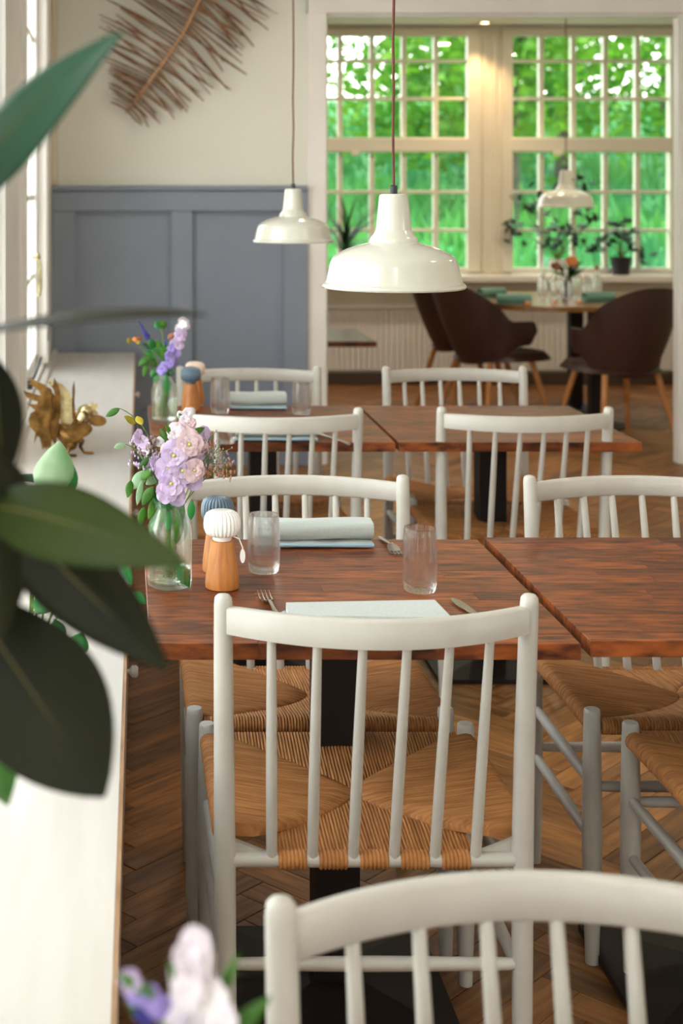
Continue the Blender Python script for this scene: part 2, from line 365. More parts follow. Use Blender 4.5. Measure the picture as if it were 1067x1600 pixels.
# left wall with window openings
T = .22
wl = MB()
wins = [(-1.6, .7), (1.25, 4.62), (5.4, 6.9)]
ZS, ZH = .62, 2.52
wl.box((XL-T, -3, 0), (XL, YF+.2, ZS)); wl.box((XL-T, -3, ZH), (XL, YF+.2, 2.95))
ys = [-3]+[a for w_ in wins for a in w_]+[YF+.2]
for i in range(0, len(ys), 2): wl.box((XL-T, ys[i], ZS), (XL, ys[i+1], ZH))
struct('wall_left', wl, M_white)
def window_side(name, y0, y1, cols, rows):
    e = bpy.data.objects.new(name, None); C.objects.link(e); e['kind'] = 'structure'
    xf = XL-.045
    f = MB(); fw = .045
    f.box((xf-.03, y0, ZS), (xf+.012, y0+fw, ZH), .003); f.box((xf-.03, y1-fw, ZS), (xf+.012, y1, ZH), .003)
    f.box((xf-.03, y0, ZS), (xf+.012, y1, ZS+.05), .003); f.box((xf-.03, y0, ZH-fw), (xf+.012, y1, ZH), .003)
    fo = f.build('window_frame', M_white, e, smooth=False)
    ya, yb, za, zb = y0+fw, y1-fw, ZS+.05, ZH-fw
    nm = max(1, cols//2)
    for i in range(1, cols):
        y = ya+(yb-ya)*i/cols; b = MB(); wd = .03 if i % 2 == 0 else .011
        b.box((xf-.02, y-wd, za), (xf+.008, y+wd, zb), .003); b.build('glazing_bar', M_white, e, smooth=False)
    for j in range(1, rows):
        z = za+(zb-za)*j/rows; b = MB(); b.box((xf-.018, ya, z-.011), (xf+.004, yb, z+.011), .003); b.build('glazing_bar', M_white, e, smooth=False)
    for i in range(cols):
        for j in range(rows):
            b = MB(); g = .001
            b.box((xf-.008, ya+(yb-ya)*i/cols+g, za+(zb-za)*j/rows+g), (xf-.004, ya+(yb-ya)*(i+1)/cols-g, za+(zb-za)*(j+1)/rows-g)); b.build('pane', M_pane, e, smooth=False)
    return e
w1 = window_side('window_1', 5.4, 6.9, 4, 5)
w2 = window_side('window_2', 1.25, 4.62, 6, 5)
w3 = window_side('window_3', -1.6, .7, 4, 5)
# casement handle, stay and latch on the far casement
hm = MB(); hm.tube([(XL-.03, 6.55, 1.13), (XL-.005, 6.55, 1.13), (XL+.002, 6.55, 1.09), (XL+.002, 6.56, 1.0), (XL-.004, 6.56, .96)], .007, 8)
hm.ball((XL-.01, 6.55, 1.135), .014, 10, 8); hm.build('casement_handle', M_brassl, w1)
sm_ = MB(); sm_.tube([(XL-.03, 6.6, .84), (XL+.01, 6.62, .845), (XL+.05, 6.6, .83)], .005, 8); sm_.ball((XL+.045, 6.6, .838), (.016, .012, .008), 10, 6)
sm_.tube([(XL+.04, 6.6, .835), (XL+.035, 6.6, .76)], .003, 6); sm_.build('casement_hook', M_cap, w1)
st = MB(); st.tube([(XL-.03, 5.9, .665), (XL+.0, 6.1, .66), (XL+.01, 6.45, .70)], .007, 8); st.box((XL-.03, 5.86, .645), (XL+.01, 5.95, .68), .003); st.build('casement_stay', M_cap, w1)
# casing strips around the far casement
for nm_, a_, b_ in (('trim_1', 5.26, 5.40), ('trim_2', 6.9, 7.02)):
    t_ = MB(); t_.box((XL, a_, ZS), (XL+.012, b_, ZH+.05), .003); t_.box((XL+.012, a_+.03, ZS), (XL+.02, b_-.03, ZH+.05), .003); struct(nm_, t_, M_white)
struct('trim_3', bx((XL+.001, YB-.035, 1.445), (XL+.03, YB, 2.72), .003), M_corner)

# partition wall with blue panelling and opening
XO0, XO1 = 1.055, 2.897; ZO = 2.332; WT = .06
pw = MB(); pw.box((XL, YB, 0), (XO0, YB+WT, 2.72)); pw.box((XO1, YB, 0), (XR, YB+WT, 2.72)); pw.box((XO0, YB, ZO), (XO1, YB+WT, 2.72))
wbk = struct('wall_back', pw, M_wall)
X0, X1 = XL, .958
def part(name, a, b, m, parent, bev=.002, smooth=False): return bx(a, b, bev).build(name, m, parent, smooth=smooth)
pn = bpy.data.objects.new('wall_back_panelling', None); C.objects.link(pn); pn['kind'] = 'structure'
yk = YB-.001
px_ = lambda p: (p-VX)*(YB-.045)/F
pz_ = lambda p: H-(p-VY)*(YB-.045)/F
part('wainscot_panel', (px_(112), yk-.012, .1), (px_(272), yk, pz_(325)), M_blue, pn)
part('wainscot_panel', (px_(296), yk-.012, .1), (px_(448), yk, pz_(325)), M_blue, pn)
for a, b in ((X0+.002, px_(117)), (px_(267), px_(300)), (px_(443), X1)): part('stile', (a, yk-.05, .0), (b, yk, pz_(330)), M_blue, pn, .004)
part('rail', (X0+.002, yk-.05, pz_(330)), (X1, yk, pz_(298)), M_blue, pn, .004)
part('rail', (X0+.002, yk-.051, 0), (X1, yk-.0, .16), M_blue, pn, .003)
part('cap_moulding', (X0+.002, yk-.066, pz_(298)), (X1+.0, yk, pz_(290)), M_blue, pn, .006)
oc = bpy.data.objects.new('trim_4', None); C.objects.link(oc); oc['kind'] = 'structure'
part('casing', (.962, YB-.03, 0), (XO0, YB-.001, ZO+.09), M_white, oc, .004)
part('casing', (XO1, YB-.03, 0), (XO1+.1, YB-.001, ZO+.09), M_white, oc, .004)
part('casing', (.962, YB-.034, ZO), (XO1+.1, YB-.001, ZO+.4), M_white, oc, .004)
part('lining', (XO0, YB-.0005, 0), (XO0+.012, YB+WT+.01, ZO), M_white, oc)
part('lining', (XO1-.012, YB-.0005, 0), (XO1, YB+WT+.01, ZO), M_white, oc)
part('lining', (XO0, YB, ZO-.014), (XO1, YB+WT+.01, ZO), M_white, oc)

# far window wall
fx = lambda p: (p-VX)*YF/F
fz = lambda p: H-(p-VY)*YF/F
WZ0, WZ1 = fz(421), fz(55)
bands = [(fx(482), fx(732)), (fx(797), fx(1048))]
fw_ = MB(); fw_.box((XL, YF, 0), (XR, YF+.09, fz(432))); fw_.box((XL, YF, fz(55)), (XR, YF+.09, 2.6))
fw_.box((XL, YF, fz(432)), (bands[0][0], YF+.09, fz(55))); fw_.box((bands[0][1], YF, fz(432)), (bands[1][0], YF+.09, fz(55))); fw_.box((bands[1][1], YF, fz(432)), (XR, YF+.09, fz(55)))
struct('wall_far', fw_, M_sash)
for wi, (a, b) in enumerate(bands):
    e = bpy.data.objects.new('window_%d' % (4+wi), None); C.objects.link(e); e['kind'] = 'structure'
    y0, y1 = YF+.02, YF+.07
    cs = .065
    part('window_frame', (a-cs, YF-.03, WZ0-.02), (a+.012, YF+.03, WZ1+.04), M_sash, e, .006); part('window_frame', (b-.012, YF-.03, WZ0-.02), (b+cs, YF+.03, WZ1+.04), M_sash, e, .006)
    part('window_frame', (a-cs, YF-.032, WZ1-.01), (b+cs, YF+.03, WZ1+.05), M_sash, e, .006)
    part('transom', (a, YF-.045, fz(238)), (b, YF+.06, fz(215)), M_sash, e, .01)
    part('bottom_rail', (a, YF-.0, WZ0-.04), (b, YF+.06, WZ0+.012), M_sash, e, .004)
    xs = [a+(b-a)*k/5 for k in range(6)]
    for sect, zs in (('u', [fz(214), fz(154), fz(95), fz(56)]), ('l', [fz(421), fz(360), fz(300), fz(240)])):
        for k in range(1, 5):
            wd = .017
            part('glazing_bar', (xs[k]-wd, y0, zs[0]), (xs[k]+wd, y1, zs[-1]), M_sash, e, .004)
        for z in zs[1:-1]: part('glazing_bar', (a, y0+.003, z-.012), (b, y1-.003, z+.012), M_sash, e, .004)
        for k in range(5):
            for q in range(3): part('pane', (xs[k]+.001, y0+.02, zs[q]+.001), (xs[k+1]-.001, y0+.024, zs[q+1]-.001), M_pane, e, 0)
    lt = MB(); lt.box((a+.3, YF-.07, fz(243)), (a+.36, YF-.045, fz(236)), .003)
    lt.build('sash_latch', M_sash, e)
sl = bx((fx(440), YF-.2, fz(438)-.005), (XR, YF+.02, fz(428)), .008); struct('trim_5', sl, M_sill)
ft = MB()
for p in (748, 756, 772): ft.box((fx(p)-.012, YF-.02, fz(425)), (fx(p)+.012, YF, fz(55)), .005)
struct('trim_6', ft, M_sash)
# beadboard under the far windows
bb = bpy.data.objects.new('wall_far_wainscot', None); C.objects.link(bb); bb['kind'] = 'structure'
part('top_rail', (XL+.01, YF-.045, fz(482)), (XR-.01, YF-.001, fz(474)), M_white, bb, .005)
bm_ = MB(); x = XL+.01
while x < XR-.05: bm_.box((x+.002, YF-.025, .1), (x+.038, YF-.002, fz(481)), .004); x += .04
bm_.build('beadboard', M_white, bb, smooth=False, kind='stuff')
struct('baseboard_far', bx((XL+.01, YF-.05, 0), (XR-.01, YF-.001, .085), .004), mat('dark_skirting', srgb(70, 52, 40), rough=.5))

# ------------------------------------------------------------------ outdoors
gm = MB()
def gz(x, y):
    t = max(0, (y-12)/30); return -.45+3.4*min(1.4, t)**1.1+.25*noise.noise(Vector((x*.15, y*.15, 0)))
gm.grid(lambda u, v: Vector((-40+90*u, 11.1+60*v, gz(-40+90*u, 11.1+60*v))), 60, 50)
gm.grid(lambda u, v: Vector((-45+44.2*u, -10+21.1*v, -.45)), 4, 4)
gm.grid(lambda u, v: Vector((5.3+40*u, -10+21.1*v, -.45)), 4, 4)
gl_ = MB(); gl_.grid(lambda u, v: Vector((-30+29.3*u, -10+22*v, -.40)), 4, 4)
struct('bounce_ground', gl_, mat('pale_bounce_ground', srgb(214, 208, 198), srgb(196, 190, 180), nscale=3, rough=.95))  # unseen pale ground, added to keep green bounce off the room
go = gm.build('meadow', M_grass); tag(go, kind='structure')
rt = random.Random(9)
def tuft_field():
    mb = MB()
    for i in range(9000):
        y = 14+36*rt.random()**1.3; x = rt.uniform(-2, 4+y*.42); z = gz(x, y); h = rt.uniform(.15, .5); a = rt.uniform(0, PI); wd = rt.uniform(.05, .14)
        dx, dy = math.cos(a)*wd, math.sin(a)*wd
        mb.add([(x-dx, y-dy, z-.05), (x+dx, y+dy, z-.05), (x+rt.uniform(-.2, .2), y+rt.uniform(-.2, .2), z+h)], [(0, 1, 2)])
    o = mb.build('tall_grass', mat('tall_grass_blade', srgb(72, 142, 58), srgb(34, 112, 62), nscale=.25, rough=.8, subs=.4), smooth=False, kind='stuff')
    tag(o, 'tall bright green meadow grass on the slope outside', 'grass')
tuft_field()
def tree(name, label, x, y, h, R, trunk, seed, n=9000, low=.16):
    r = random.Random(seed); e = thing(name, label, 'tree', (x, y, gz(x, y)-.1), 0, 'trees beyond the far windows')
    t = MB(); t.tube([(0, 0, 0), (.1*trunk, 0, h*.25), (-.1, .1, h*.5), (.05, 0, h*.8)], [trunk, trunk*.8, trunk*.6, trunk*.2], 10)
    for k in range(6):
        a = k*1.1+r.random(); z = h*(.3+.09*k); t.tube([(0, 0, z), (math.cos(a)*R*.5, math.sin(a)*R*.5, z+R*.3), (math.cos(a)*R*.8, math.sin(a)*R*.8, z+R*.35)], [trunk*.35, trunk*.2, trunk*.08], 6)
    t.build('trunk', M_bark, e)
    cl = [(Vector((r.gauss(0, R*.5), r.gauss(0, R*.5), h*(low+(.98-low)*r.random()))), r.uniform(.25, .5)*R) for _ in range(60)]
    m = MB()
    for i in range(n):
        c, q = r.choice(cl); d = Vector((r.gauss(0, 1), r.gauss(0, 1), r.gauss(0, 1))).normalized()*q*r.uniform(.6, 1.05); p = c+d
        a = Vector((r.gauss(0, 1), r.gauss(0, 1), r.gauss(0, .5))).normalized(); b = a.cross(Vector((r.random(), r.random(), r.random()))).normalized(); s_ = r.uniform(.07, .16)
        m.add([p-a*s_, p+b*s_*.5, p+a*s_, p-b*s_*.5], [(0, 1, 2, 3)])
    m.build('foliage', M_tree, e, smooth=False, kind='stuff')
tree('leafy_tree', 'leafy tree with a thick dark trunk outside the left far window', 6.0, 24, 9.5, 2.8, .42, 1)
tree('leafy_tree', 'tree with a slim pale trunk right of the thick dark trunk', 8.6, 29, 11, 3.4, .2, 2)
tree('leafy_tree', 'bushy tree seen through the top of the right far window', 12.2, 31, 12, 3.9, .25, 3)
tree('leafy_tree', 'tree outside beyond the right edge of the right far window', 16.2, 34, 11, 3.8, .3, 4)
tree('leafy_tree', 'dense tree far up the slope between the two far windows', 9.5, 42, 17, 6, .3, 5)
tree('leafy_tree', 'dense tree far up the slope behind the left far window', 3.5, 40, 17, 5, .3, 6)
tree('leafy_tree', 'dense tree far up the slope behind the right far window', 16.5, 45, 18, 7, .3, 7)

# ------------------------------------------------------------------ credenza under the left windows
def ex(y): return -.004+(y-1.66)*.0127
ct = thing('sideboard', 'long low white sideboard under the left windows with an oak edge', 'sideboard', (XL, 0, 0))
CY0, CY1, CZ = .9, YB-.06, .586
def strip(mb, xa, xb, za, zb):
    vs = [(f(y)-XL, y, z) for y in (CY0, CY1) for z in (za, zb) for f in (xa, xb)]
    mb.add(vs, [(0, 1, 3, 2), (4, 6, 7, 5), (2, 3, 7, 6), (0, 4, 5, 1), (0, 2, 6, 4), (1, 5, 7, 3)])
L0 = lambda y: XL+.004
a = MB(); strip(a, L0, lambda y: ex(y)-.006, CZ-.028, CZ); a.build('top', M_cred, ct, smooth=False)
a = MB(); strip(a, lambda y: ex(y)-.006, ex, CZ-.028, CZ-.0005); a.build('edge_strip', M_edge, ct, smooth=False)
a = MB(); strip(a, L0, lambda y: ex(y)-.03, .06, CZ-.028); a.build('carcass', M_cred, ct, smooth=False)
a = MB(); strip(a, L0, lambda y: ex(y)-.07, .0, .06); a.build('plinth', M_black, ct, smooth=False)
a = MB(); strip(a, lambda y: XL+.005, lambda y: XL+.03, CZ, CZ+.016); a.build('back_ledge', M_cred, ct, smooth=False)
for (y0, y1, ym) in ((.903, 2.3, 1.5), (2.306, 3.8, 3.08), (3.806, 5.3, 4.55), (5.306, 6.5, 5.9), (6.506, 7.66, 7.1)):
    for (za, zb) in ((.07, .552),):
        d = MB(); e0 = ex(y0)-XL; e1 = ex(y1)-XL
        vs = [(e0-.03, y0, za), (e0-.010, y0, za), (e0-.03, y0, zb), (e0-.010, y0, zb), (e1-.03, y1, za), (e1-.010, y1, za), (e1-.03, y1, zb), (e1-.010, y1, zb)]
        d.add(vs, [(0, 1, 3, 2), (4, 6, 7, 5), (2, 3, 7, 6), (0, 4, 5, 1), (0, 2, 6, 4), (1, 5, 7, 3)])
        do = d.build('drawer', M_cred, ct, smooth=False)
        kb = MB(); kb.lathe([(.005, 0), (.005, .012), (.012, .018), (.013, .027), (.009, .031)], 16, M=Matrix.Translation((ex(ym)-XL-.011, ym, (.45))) @ Matrix.Rotation(PI/2, 4, 'Y')); kb.build('knob', M_cer, do)

# ------------------------------------------------------------------ tables
TX, TY, TZ = .682, .690, .73
def make_table(name, label, loc):
    t = thing(name, label, 'table', loc, 0, 'square brown dining tables')
    r = random.Random(3); rows = 14; dy = TY/rows
    for j in range(rows):
        x = -TX/2; y0 = -TY/2+j*dy; first_ = True
        while x < TX/2-1e-4:
            ln = r.uniform(.2, .42) if not first_ else r.uniform(.1, .4)
            if x+ln > TX/2-.09: ln = TX/2-x
            first_ = False
            b = MB(); g = .00015; z = TZ+r.uniform(-.0001, .0001)
            b.box((-ln/2+g, -dy/2+g, -.026), (ln/2-g, dy/2-g, 0), .0011 if j in (0, rows-1) else .0004)
            b.build('stave', M_table, t, smooth=False, loc=(x+ln/2, y0+dy/2, z)); x += ln
    cb = MB(); cb.box((-.22, -.22, TZ-.035), (.22, .22, TZ-.0275), .002); cb.build('mounting_plate', M_black, t, smooth=False)
    c = MB(); c.box((-.04, -.04, .03), (.04, .04, TZ-.035), .003); c.build('column', M_black, t, smooth=False)
    b = MB(); h_ = .195
    vs = [(-h_, -h_, .0), (h_, -h_, .0), (h_, h_, .0), (-h_, h_, .0), (-h_, -h_, .014), (h_, -h_, .014), (h_, h_, .014), (-h_, h_, .014), (-.05, -.05, .034), (.05, -.05, .034), (.05, .05, .034), (-.05, .05, .034)]
    fs = [(3, 2, 1, 0), (8, 9, 10, 11)]
    for q in (0, 4):
        for k in range(4): k2 = (k+1) % 4; fs.append((q+k, q+k2, q+4+k2, q+4+k))
    b.add(vs, fs); b.build('base_plate', M_black, t, smooth=False)
    return t
YT1, YT2, YT0 = 2.705, 4.53, .86
tb = make_table('dining_table', 'brown square table set with glasses under the nearest pendant lamp', (.386, YT1, 0))
G = 'square brown dining tables'
dup(tb, (1.084, YT1+.004, .003), 0, 'bare brown square table standing right of the set table in front', G)
dup(tb, (.427, YT2, 0), 0, 'brown square table with the indigo and lilac bouquet, farther back by the sideboard', G)
dup(tb, (1.119, YT2, 0), 0, 'bare brown square table farther back, left of the brown leather chairs', G)
dup(tb, (.386, YT0, 0), 0, 'brown table nearest the viewer, holding the blurred white blossom', G)

# ------------------------------------------------------------------ dining chairs
SW = .235; YR, YFm = -.20, .20
def make_chair(label, loc, rz):
    ch = thing('dining_chair', label, 'chair', loc, rz, 'grey beige spindle back chairs')
    def post(s):
        m = MB(); pts = [(s*.227, -.216, 0), (s*.228, -.211, .12), (s*.2295, -.205, .25), (s*.231, -.201, .42), (s*.2325, -.206, .58), (s*.2345, -.219, .76), (s*.235, -.225, .812), (s*.235, -.2258, .8225), (s*.235, -.226, .827), (s*.235, -.226, .829)]
        m.tube(pts, [.0125, .015, .0162, .0168, .0158, .0146, .0142, .0132, .0095, .003], 18); return m
    for s in (-1, 1): post(s).build('rear_post', M_chair, ch)
    for s in (-1, 1):
        m = MB(); m.tube([(s*SW, YFm, 0), (s*SW, YFm, .03), (s*SW, YFm, .13), (s*SW, YFm, .26), (s*SW, YFm, .38), (s*SW, YFm, .468), (s*SW, YFm, .474), (s*SW, YFm, .476)], [.0125, .0133, .0168, .0185, .017, .0152, .0145, .0125], 18)
        m.build('front_leg', M_chair, ch)
    bul = lambda x: -.225-.08*(1-(x/.235)**2)
    m = MB(); n = 28; vs = []
    prof = [(-.009, 0), (-.0095, .004), (-.0095, .039), (-.006, .043), (.006, .043), (.0095, .039), (.0095, .004), (.006, 0)]
    for i in range(n+1):
        x = -.226+.452*i/n; nx = 2*.08*x/.235**2; nrm = Vector((-nx, 1, 0)).normalized()
        hh = 1-.06*(abs(x)/.226)**3
        for (o, z) in prof: vs.append((x+nrm.x*o, bul(x)+nrm.y*o, .769+z*hh+.0012*(abs(x)/.226)**3))
    P = len(prof); fs = [(i*P+k, (i+1)*P+k, (i+1)*P+(k+1) % P, i*P+(k+1) % P) for i in range(n) for k in range(P)]+[tuple(range(P)), tuple(n*P+k for k in range(P-1, -1, -1))]
    m.add(vs, fs); recalc(m.build('top_rail', M_chair, ch, angle=50))
    for k in range(6):
        xt = (-.5+k/5)*.33; xb = (-.5+k/5)*.316
        m = MB(); p0_ = Vector((xb, YR, .409)); p1_ = Vector((xt, bul(xt), .775))
        m.tube([p0_.lerp(p1_, t) for t in (0, .25, .5, .75, 1)], [.0085, .0088, .0086, .0078, .0068], 12); m.build('spindle', M_chair, ch)
    m = MB(); m.tube([(-.231, YR, .409), (.231, YR, .409)], .0115, 14); m.build('rear_seat_rail', M_chair, ch)
    for s in (-1, 1):
        m = MB(); m.plate([(s*.226, .0), (s*.226, .03), (s*.165, .006), (s*.165, 0)], .014, Matrix.Translation((0, YR+.012, .409))); recalc(m.build('rail_gusset', M_chair, ch))
    def bar(nm, a, b, r): m = MB(); a, b = Vector(a), Vector(b); m.tube([a, a.lerp(b, .08), a.lerp(b, .5), a.lerp(b, .92), b], [r*.8, r*.92, r*1.1, r*.92, r*.8], 12); m.build(nm, M_chair, ch)
    bar('stretcher', (-.235, YFm, .33), (.235, YFm, .33), .0105)
    bar('stretcher', (-.229, -.206, .25), (.229, -.206, .25), .0105)
    for s in (-1, 1):
        bar('stretcher', (s*.235, YFm, .335), (s*.230, -.204, .335), .0105); bar('stretcher', (s*.235, YFm, .232), (s*.229, -.207, .232), .0105)
    # woven seat: four woven panels with real cords
    cp = .0056; A = [0., .85, 1., .85]
    def zb(x, y):
        q = max(abs(x)/SW, abs(y)/.21)
        return (.432+.024*q**2) if y > 0 else (.432-.011*min(1, abs(y)/.2)**2+.004*(abs(x)/SW)**2)
    def zs(x, y):
        return .438+.026*(abs(x)/SW)**1.6-.004*(abs(y)/.2)**2
    for s in (-1, 1):
        m = MB(); rows = []
        ys_ = []; y = -.182
        while y < .188: ys_.append(y); y += cp/4
        for i, y in enumerate(ys_):
            xbnd = SW*max(.004, (abs(y)/.215)**1.45); xr = SW-.002
            rd = .0026*A[i % 4]; ring = []
            for t in range(9):
                x = xbnd+(xr-xbnd)*t/8; z = zs(x, y)+rd
                if t == 0: z -= .007
                ring.append((s*x, y, z))
            zc = zs(xr, y)-.0145
            for t in range(1, 7):
                a_ = PI/2-PI*t/6; ring.append((s*(xr+(.0145+rd)*math.cos(a_)), y, zc+(.0145+rd)*math.sin(a_)))
            for t in (6, 3, 0):
                x = xbnd+(xr-xbnd)*t/8; ring.append((s*x, y, zs(x, y)-.016-.006*t/8))
            rows.append(ring)
        n_ = len(rows[0]); vs = [p for r_ in rows for p in r_]
        fs = [(i*n_+k, (i+1)*n_+k, (i+1)*n_+(k+1) % n_, i*n_+(k+1) % n_) for i in range(len(rows)-1) for k in range(n_)]
        fs += [tuple(range(n_)), tuple((len(rows)-1)*n_+k for k in range(n_-1, -1, -1))]
        m.add(vs, fs); recalc(m.build('seat_side_weave', M_cordx, ch, angle=80))
    def panel(sgn, xmax, yr, zr, rr):
        m = MB(); rows = []; x = -xmax; xs_ = []
        while x < xmax: xs_.append(x); x += cp/4
        for i, x in enumerate(xs_):
            yb_ = .2*min(.97, (abs(x)/SW)**(1/1.45)*1.0)*.96; ym = abs(yr)
            yb_ = min(yb_, ym-.02)
            rd = .0026*A[i % 4]; ring = []
            for t in range(9):
                y = yb_+(ym-yb_)*t/8; b = t/8
                z0 = zb(x, sgn*y); z = z0*(1-b**2)+(zr+rr)*b**2; ring.append((x, sgn*y, z+rd-(.004 if t == 0 else 0)))
            for t in range(1, 8):
                a_ = PI/2-PI*1.1*t/7; ring.append((x, sgn*(ym+(rr+rd)*math.cos(a_)), zr+(rr+rd)*math.sin(a_)))
            for t in (5, 2): y = yb_+(ym-yb_)*t/8; ring.append((x, sgn*y, zb(x, sgn*y)-.016))
            rows.append(ring)
        n_ = len(rows[0]); vs = [p for r_ in rows for p in r_]
        fs = [(i*n_+k, (i+1)*n_+k, (i+1)*n_+(k+1) % n_, i*n_+(k+1) % n_) for i in range(len(rows)-1) for k in range(n_)]
        fs += [tuple(range(n_)), tuple((len(rows)-1)*n_+k for k in range(n_-1, -1, -1))]
        m.add(vs, fs); return m
    recalc(panel(1, .219, .2, .443, .0135).build('seat_front_weave', M_cordy, ch, angle=80))
    recalc(panel(-1, .156, .188, .415, .004).build('seat_rear_weave', M_cordy, ch, angle=80))
    for k in range(5):
        xa = (-.5+k/5)*.316+.0095; xb_ = (-.5+(k+1)/5)*.316-.0095
        m = MB(); n_ = int((xb_-xa)/cp)*4; m.tube([(xa+(xb_-xa)*i/n_, YR, .409) for i in range(n_+1)], [.0125+.0024*A[i % 4] for i in range(n_+1)], 14)
        m.build('cord_wrap', M_cord, ch, angle=80)
    return ch
c0 = make_chair('spindle back chair with its back to the viewer at the set table in front', (.391, 2.515, 0), 0)
GC = 'grey beige spindle back chairs'
for (x, y, rz, lb) in (
    (.379, 1.095, PI+.015, 'closest blurred spindle back chair, cut off by the lower frame edge'),
    (1.163, 2.52, 0, 'spindle back chair showing only cord seat and front leg below the bare front table'),
    (.372, 2.995, PI, 'spindle back chair across the front set table, behind the rolled napkin'),
    (1.115, 2.99, PI, 'spindle back chair across the bare front table, cut by the right frame edge'),
    (.429, 4.41, 0, 'spindle back chair with its back to the viewer, just behind the lilac bouquet'),
    (1.136, 4.425, 0, 'spindle back chair with its back to the viewer at the bare table farther back'),
    (.437, 4.895, PI, 'spindle back chair before the blue panelling, across the table with two grinders'),
    (1.143, 4.895, PI, 'spindle back chair facing the viewer in front of the brown leather chairs')):
    dup(c0, (x, y, 0), rz, lb, GC)

# ------------------------------------------------------------------ pendant lamps
def lamp(label, x, y, zr, k, ztop, src=None):
    t = thing('pendant_lamp', label, 'lamp', (x, y, zr), 0, 'cream enamel pendant lamps')
    P = [(.1285, .0), (.1305, .003), (.1290, .007), (.1245, .010), (.123, .013), (.1165, .043), (.1125, .0525), (.1095, .0565), (.100, .0635), (.085, .071), (.066, .0775), (.047, .082), (.0445, .0845), (.0435, .089), (.041, .094), (.0365, .0985), (.034, .104), (.0325, .106), (.0265, .166), (.0255, .170), (.0225, .172), (.006, .172)]
    I = [(r-.0025, z) for r, z in P[3:-4]]
    prof = [(r*k, z*k) for r, z in P]
    m = MB(); m.lathe(prof, 72, cap=False); m.lathe([(P[0][0]*k, 0)]+[(r*k, max(.001, z-.002)*k) for r, z in I], 72, cap=False)
    o = m.build('shade', M_lamp, t, angle=28)
    m = MB(); m.lathe([(.0068*k, .170*k), (.0068*k, .186*k), (.005*k, .188*k)], 20); m.build('cable_grip', M_cap, t)
    h = ztop-zr; rr = random.Random(int(x*100))
    m = MB(); m.tube([(0, 0, .186*k)]+[(rr.uniform(-.0015, .0015), 0, .186*k+(h-.186*k)*i/14) for i in range(1, 14)]+[(0, 0, h)], .0026*k, 8); m.build('cable', M_cable, t)
    m = MB(); m.lathe([(.018*k, .045*k), (.02*k, .09*k), (.012*k, .1*k), (.012*k, .165*k)], 20); m.ball((0, 0, .06*k), (.028*k, .028*k, .03*k), 16, 10); m.build('bulb', M_cer, t)
    return t
lamp('nearest cream enamel pendant lamp, hanging over the set front table', .498, 2.73, 1.267, 1.0, 2.72)
lamp('cream enamel pendant lamp hanging before the blue panelling', .552, 4.8, 1.268, 1.0, 2.72)
lamp('dull grey pendant lamp in the far room above the leather chairs', 2.77, 9.3, 1.305, 1.34, 2.6)

# spot in the far ceiling
sp = thing('ceiling_spot', 'small lit recessed spot in the far room ceiling', 'lamp', (2.57, YF-.25, 2.6))
m = MB(); m.lathe([(.045, -.012), (.045, 0), (.03, 0), (.03, -.012)], 24, cap=False); m.build('ring', M_white, sp)
m = MB(); m.lathe([(.001, -.012), (.028, -.010), (.028, -.001)], 20); m.build('bulb', M_spotl, sp)
ld = bpy.data.lights.new('spot_light', 'SPOT'); ld.energy = 26; ld.color = (1, .62, .3); ld.spot_size = 1.5; ld.spot_blend = .7; ld.shadow_soft_size = .03
lo = bpy.data.objects.new('spot_light', ld); C.objects.link(lo); lo.location = (2.57, YF-.25, 2.575); lo.rotation_euler = (math.radians(10), 0, 0)

# ------------------------------------------------------------------ tableware
def tumbler(label, x, y, h=.108, r=.0305):
    t = thing('tumbler', label, 'glass', (x, y, TZ+.0006), 0, 'clear straight tumblers')
    out = [(r*.86, 0), (r*.94, .003), (r*.99, .02), (r*1.03, h*.45), (r*.97, h*.85), (r*.93, h-.001), (r*.91, h)]
    inn = [(r*.91-.0015, h-.001), (r*.95-.0018, h*.85), (r*1.0-.002, h*.45), (r*.94-.002, .026), (r*.8, .018), (.003, .015)]
    m = MB(); m.lathe(out+inn, 48, cap=False); m.add([], [])
    n = 48; m.f.append(tuple(range(n-1, -1, -1))); m.uv.append(None); m.tone.append(0); L_ = (len(out)+len(inn)-1)*n; m.f.append(tuple(L_+k for k in range(n))); m.uv.append(None); m.tone.append(0)
    recalc(m.build('glass_body', M_glass, t)); return t
def XY(px, py, z=TZ):
    d = F*(H-z)/(py-VY); return (px-VX)*d/F, d
x, y = XY(412, 893); tumbler('clear tumbler left of the rolled napkin, beside the white topped grinder', x, y)
x, y = XY(656, 923); tumbler('clear tumbler right of the fork, in front of the gap between tables', x, y, .113)
x, y = XY(344, 645); tumbler('clear tumbler beside the blue topped grinder on the farther table', x, y, .11)
x, y = XY(471, 647); tumbler('clear tumbler right of the beige rolled napkin on the farther table', x, y, .098)
x, y = XY(352, 692); tumbler('small clear tumbler behind the spindle chair on the farther table', x, y, .075)

